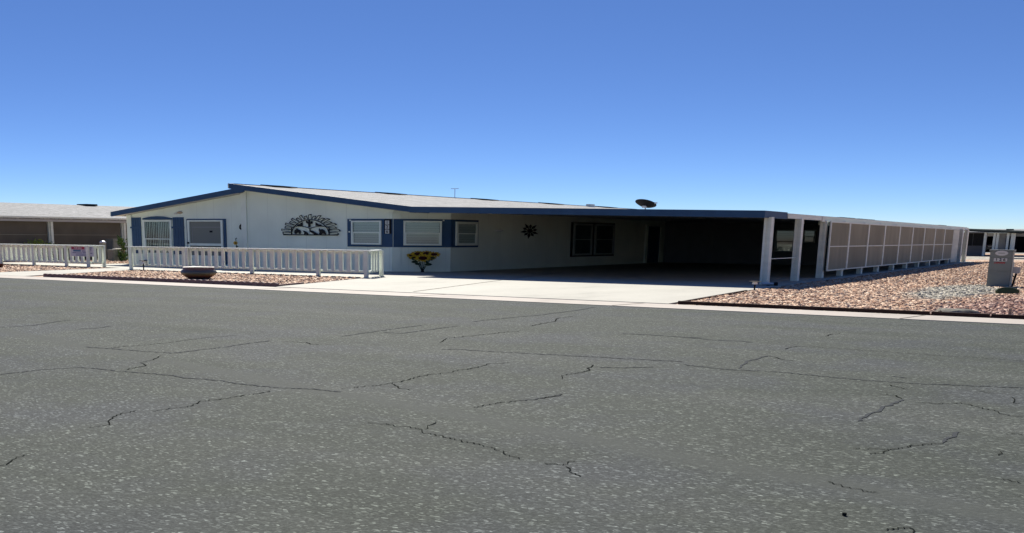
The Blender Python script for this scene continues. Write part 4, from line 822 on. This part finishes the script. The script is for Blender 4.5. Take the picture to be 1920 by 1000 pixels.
# utility things between the houses
def simple_box(name, u0, u1, vt, Y, z0, m, label, cat, lid=None, dp=.6):
    p, q = ony(u0, vt, Y), ony(u1, vt, Y); t = thing(name, label, cat, ((p.x+q.x)/2, Y, z0)); z1 = (p.z+q.z)/2
    b = MB(); b.box(p.x, q.x, Y, Y+dp, z0, z1-.04); b.build('body', m, t); b = MB(); b.box(p.x-.03, q.x+.03, Y-.03, Y+dp+.03, z1-.04, z1); b.build('lid', lid or m, t)
    b = MB(); b.box(p.x+.05, q.x-.05, Y-.02, Y, z0+.1, z1-.25); b.build('door', m, t); return t
simple_box('utility_cabinet', 199, 212, 448, 45.5, -.03, M['box'], 'plain grey green utility cabinet standing between the two houses', 'utility box')
simple_box('meter_box', 212.5, 218.5, 466, 44, -.03, M['box'], 'low meter box with a pale lid near the house corner', 'utility box', M['white'], .4)
simple_box('meter_box', 201, 212, 468.5, 43, -.03, M['box'], 'low dark box below the tall utility cabinet', 'utility box', None, .4)
p = ony(192.5, 455, 41.5); b = MB(); t = thing('metal_bin', 'rounded metal bin with a shiny lid behind the end of the left fence', 'bin', (p.x, 41.5, -.03))
b.lathe((p.x, 41.5, -.03), [(.15, 0), (.19, .9), (.19, p.z-.0), (.01, p.z)], 18); b.build('drum', M['box'], t, smooth=False); b = MB(); b.lathe((p.x, 41.5, p.z-.03), [(.2, 0), (.21, .03), (.15, .1), (.01, .14)], 20); b.build('lid', M['steel'], t, smooth=True)

def shrub(name, c, r, n, ls, m, label, seed, stems=7, flat=1.):
    """leaf-sized faces spread over upright stems"""
    rr = random.Random(seed); t = thing(name, label, 'shrub', c); b = MB()
    for k in range(stems):
        a = rr.uniform(0, 2*PI); q = Vector((c[0]+math.cos(a)*r[0]*.5, c[1]+math.sin(a)*r[1]*.5, c[2]+r[2]*1.4)); b.tube([c, (Vector(c)+q)/2+Vector((rr.uniform(-.1, .1), 0, .05)), q], [.025, .018, .008], 5)
    b.build('stems', M['wood'], t); b = MB()
    cl = [Vector((rr.gauss(0, .45), rr.gauss(0, .45), rr.uniform(.1, 1.9))) for _ in range(22)]
    for i in range(n):
        k = rr.choice(cl); p = Vector((c[0]+(k.x+rr.gauss(0, .22))*r[0], c[1]+(k.y+rr.gauss(0, .22))*r[1], c[2]+max(.03, (k.z+rr.gauss(0, .2)))*r[2]))
        d = Vector((rr.uniform(-1, 1), rr.uniform(-1, 1), rr.uniform(-.3, 1))).normalized(); s = d.orthogonal().normalized()*ls*.3; l = ls*rr.uniform(.6, 1.2)
        b.add([p, p+d*l*.5+s, p+d*l, p+d*l*.5-s], [(0, 1, 2, 3)])
    b.build('foliage', m, t); return t
p = ony(76, 466, 40.5); shrub('low_shrub', (p.x, 40.5, -.03), (1.0, .5, .56), 900, .13, M['lime'], 'yellow green low shrub showing above the left fence', 5)
p = ony(231.5, 480, 43.5); shrub('leafy_shrub', (p.x, 43.5, -.03), (.24, .3, .66), 600, .14, M['bush'], 'mid green shrub squeezed beside the left corner of the house', 6)

# ------------------------------------------------------------------ far houses on the right
fh = thing('distant_house', 'distant pale low house with dark garage openings behind the pedestal', 'house', (-10, 160, 0))
YD = 160.; FD = Frame((0, YD), (1, 0), (0, -1)); X = lambda u: ony(u, 455, YD).x
b = MB(); b.box(X(1836), X(1846), YD, YD+.5, 0, 2.4); 
edges = [(1836, 1845), (1864.5, 1885), (1894, 1902.5), (1950, 2000)]
for u0, u1 in edges: b.box(X(u0), X(u1), YD, YD+.6, .0, 2.06)
b.box(X(1836), X(2000), YD, YD+.6, 2.062, 2.5); b.box(X(1836), X(2000), YD+7, YD+7.4, .0, 2.5); b.box(X(1836)-.3, X(1836)-.002, YD+.0, YD+7, 0, 2.5); b.build('wall', M['ngrey'], fh)
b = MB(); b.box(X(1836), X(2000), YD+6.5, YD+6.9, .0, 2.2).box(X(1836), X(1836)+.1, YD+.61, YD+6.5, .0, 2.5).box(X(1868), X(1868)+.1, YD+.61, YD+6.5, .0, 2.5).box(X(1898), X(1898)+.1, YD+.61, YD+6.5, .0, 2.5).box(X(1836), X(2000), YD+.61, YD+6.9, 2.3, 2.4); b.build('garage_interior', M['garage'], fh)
b = MB(); zq = ony(1880, 429.8, YD+14).z; b.hexa([(X(1812), YD-2), (X(2010), YD-2), (X(2010), YD+14), (X(1812), YD+14)], [2.5, 2.5, zq-.2, zq-.2], [2.64, 2.64, zq, zq]); fr_ = b.build('roof', M['roof'], fh)
p, q = ony(1888, 430.3, YD+9), ony(1901, 430.3, YD+9); b = MB(); b.box(p.x, q.x, YD+8, YD+9, p.z-.25, p.z+.05); b.build('ridge_vent', M['ventdark'], fr_)
for u in (1866, 1872, 1891, 1899): b = MB(); b.box(X(u)-.14, X(u)+.14, YD-1.6, YD-1.2, 0, 2.5); b.build('post', M['metal'], fh)
# a nearer carport roof over a wall with shade painted into its colour
fc = thing('distant_carport', 'dark-edged carport roof at the end of the street side yard', 'carport', (-13, 122, 0))
Yc = 122.; Xc = lambda u, v=455: ony(u, v, Yc).x
p, q = ony(1815, 431, Yc), ony(1915.5, 435.5, Yc)
b = MB(); b.add([(x, y, z-dz) for dz in (0, .13) for x, y, z in ((p.x-3, Yc, p.z+.1), (q.x, Yc, q.z), (q.x+.5, Yc+16, q.z+.2), (p.x-3, Yc+16, p.z+.3))], [(0, 1, 2, 3), (7, 6, 5, 4), (0, 4, 5, 1), (1, 5, 6, 2), (2, 6, 7, 3), (3, 7, 4, 0)]); b.build('roof_panel', M['ventdark'], fc)
b = MB(); b.box(Xc(1700), Xc(1842), Yc+3, Yc+3.6, 0, 2.35); fw = b.build('wall', M['shed'], fc)
FCW = Frame((0, Yc+3), (1, 0), (0, -1))
for u0, u1 in ((1812, 1822), (1826, 1831), (1834, 1842)):
    a0, z1 = FCW.pix(u0, 438); a1, z0 = FCW.pix(u1, 461); b = MB(); b.ob(FCW, a0, a1, .0, .03, z0, z1); b.build('window', M['inside'], fw)
b = MB(); b.box(Xc(1897), Xc(1897)+.22, Yc+.3, Yc+.6, 0, 2.3); b.build('post', M['metal'], fc)
b = MB(); b.box(Xc(1843), Xc(1843)+.22, Yc+.3, Yc+.6, 0, 2.35); b.build('post', M['metal'], fc)
# dark car standing in the garage
cx0, cx1 = X(1846.5), X(1863); cy = YD+1.2; cw = (cx1-cx0)/2; cm = (cx0+cx1)/2
cart = thing('parked_car', 'dark car seen from behind in the distant garage opening', 'car', (cm, cy, 0))
b = MB(); prof = [(0, .35), (0, .95), (.25, 1.0), (.7, 1.5), (2.6, 1.52), (3.3, 1.05), (4.4, .95), (4.5, .35)]
k = len(prof); b.add([(cm-cw*.92, cy+p[0], p[1]) for p in prof]+[(cm+cw*.92, cy+p[0], p[1]) for p in prof], [tuple(range(k)), tuple(range(k, 2*k))[::-1]]+[(j, (j+1) % k, (j+1) % k+k, j+k) for j in range(k)]); b.build('body', M['carp'], cart)
for x in (cm-cw*.8, cm+cw*.6):
    b = MB(); b.box(x, x+.18, cy-.03, cy, .8, .93); b.build('tail_lamp', M['tail'], cart)
    for yy_ in (.8, 3.5): b = MB(); b.tube([(x-.05, cy+yy_, .33), (x+.2, cy+yy_, .33)], .33, 16); b.build('wheel', M['dark'], cart)
b = MB(); b.box(cm-.22, cm+.22, cy-.025, cy, .68, .80); b.build('number_plate', M['plate'], cart)

# ------------------------------------------------------------------ light
SUN = Vector((-.84, 1.0, 1.0)).normalized()
sd = bpy.data.lights.new('sun', 'SUN'); sd.energy = 5.0; sd.angle = math.radians(.5); sd.color = (1., .95, .86)
so = bpy.data.objects.new('sun', sd); col.objects.link(so); so.rotation_euler = (-SUN).to_track_quat('-Z', 'Y').to_euler(); so.location = (-40, 40, 60)
w = bpy.data.worlds.new('World'); sc.world = w; w.use_nodes = True; nt = w.node_tree; bg = nt.nodes['Background']
SZ = 2.6         # the photograph is stretched sideways, so its sky climbs faster: steepen elevation to match
tc = nt.nodes.new('ShaderNodeTexCoord'); mp = nt.nodes.new('ShaderNodeMapping'); mp.inputs['Scale'].default_value = (1, 1, SZ)
nm = nt.nodes.new('ShaderNodeVectorMath'); nm.operation = 'NORMALIZE'; sk = nt.nodes.new('ShaderNodeTexSky'); sk.sky_type = 'NISHITA'; sk.sun_disc = False
s2 = Vector((SUN.x, SUN.y, SUN.z*SZ)).normalized()
sk.sun_elevation = math.asin(s2.z); sk.sun_rotation = math.atan2(SUN.x, SUN.y); sk.altitude = 600; sk.air_density = 1.; sk.dust_density = 0.; sk.ozone_density = 6.
nt.links.new(tc.outputs['Generated'], mp.inputs[0]); nt.links.new(mp.outputs[0], nm.inputs[0]); nt.links.new(nm.outputs[0], sk.inputs[0])
pre = nt.nodes.new('ShaderNodeVectorMath'); pre.operation = 'SCALE'; pre.inputs['Scale'].default_value = .11
gm_ = nt.nodes.new('ShaderNodeGamma'); gm_.inputs[1].default_value = 1.15        # the deep blue of a dry desert sky
tn = nt.nodes.new('ShaderNodeMix'); tn.data_type = 'RGBA'; tn.blend_type = 'MULTIPLY'; tn.inputs[0].default_value = 1; tn.inputs['B'].default_value = (.96, 1.03, 1.20, 1)
nt.links.new(sk.outputs[0], pre.inputs[0]); nt.links.new(pre.outputs[0], gm_.inputs[0]); nt.links.new(gm_.outputs[0], tn.inputs['A']); nt.links.new(tn.outputs['Result'], bg.inputs[0]); bg.inputs[1].default_value = .52
sc.view_settings.view_transform = 'Standard'; sc.view_settings.look = 'None'; sc.view_settings.exposure = .95; sc.view_settings.gamma = 1.
sc.cycles.max_bounces = 6; sc.cycles.diffuse_bounces = 3; sc.cycles.transparent_max_bounces = 8
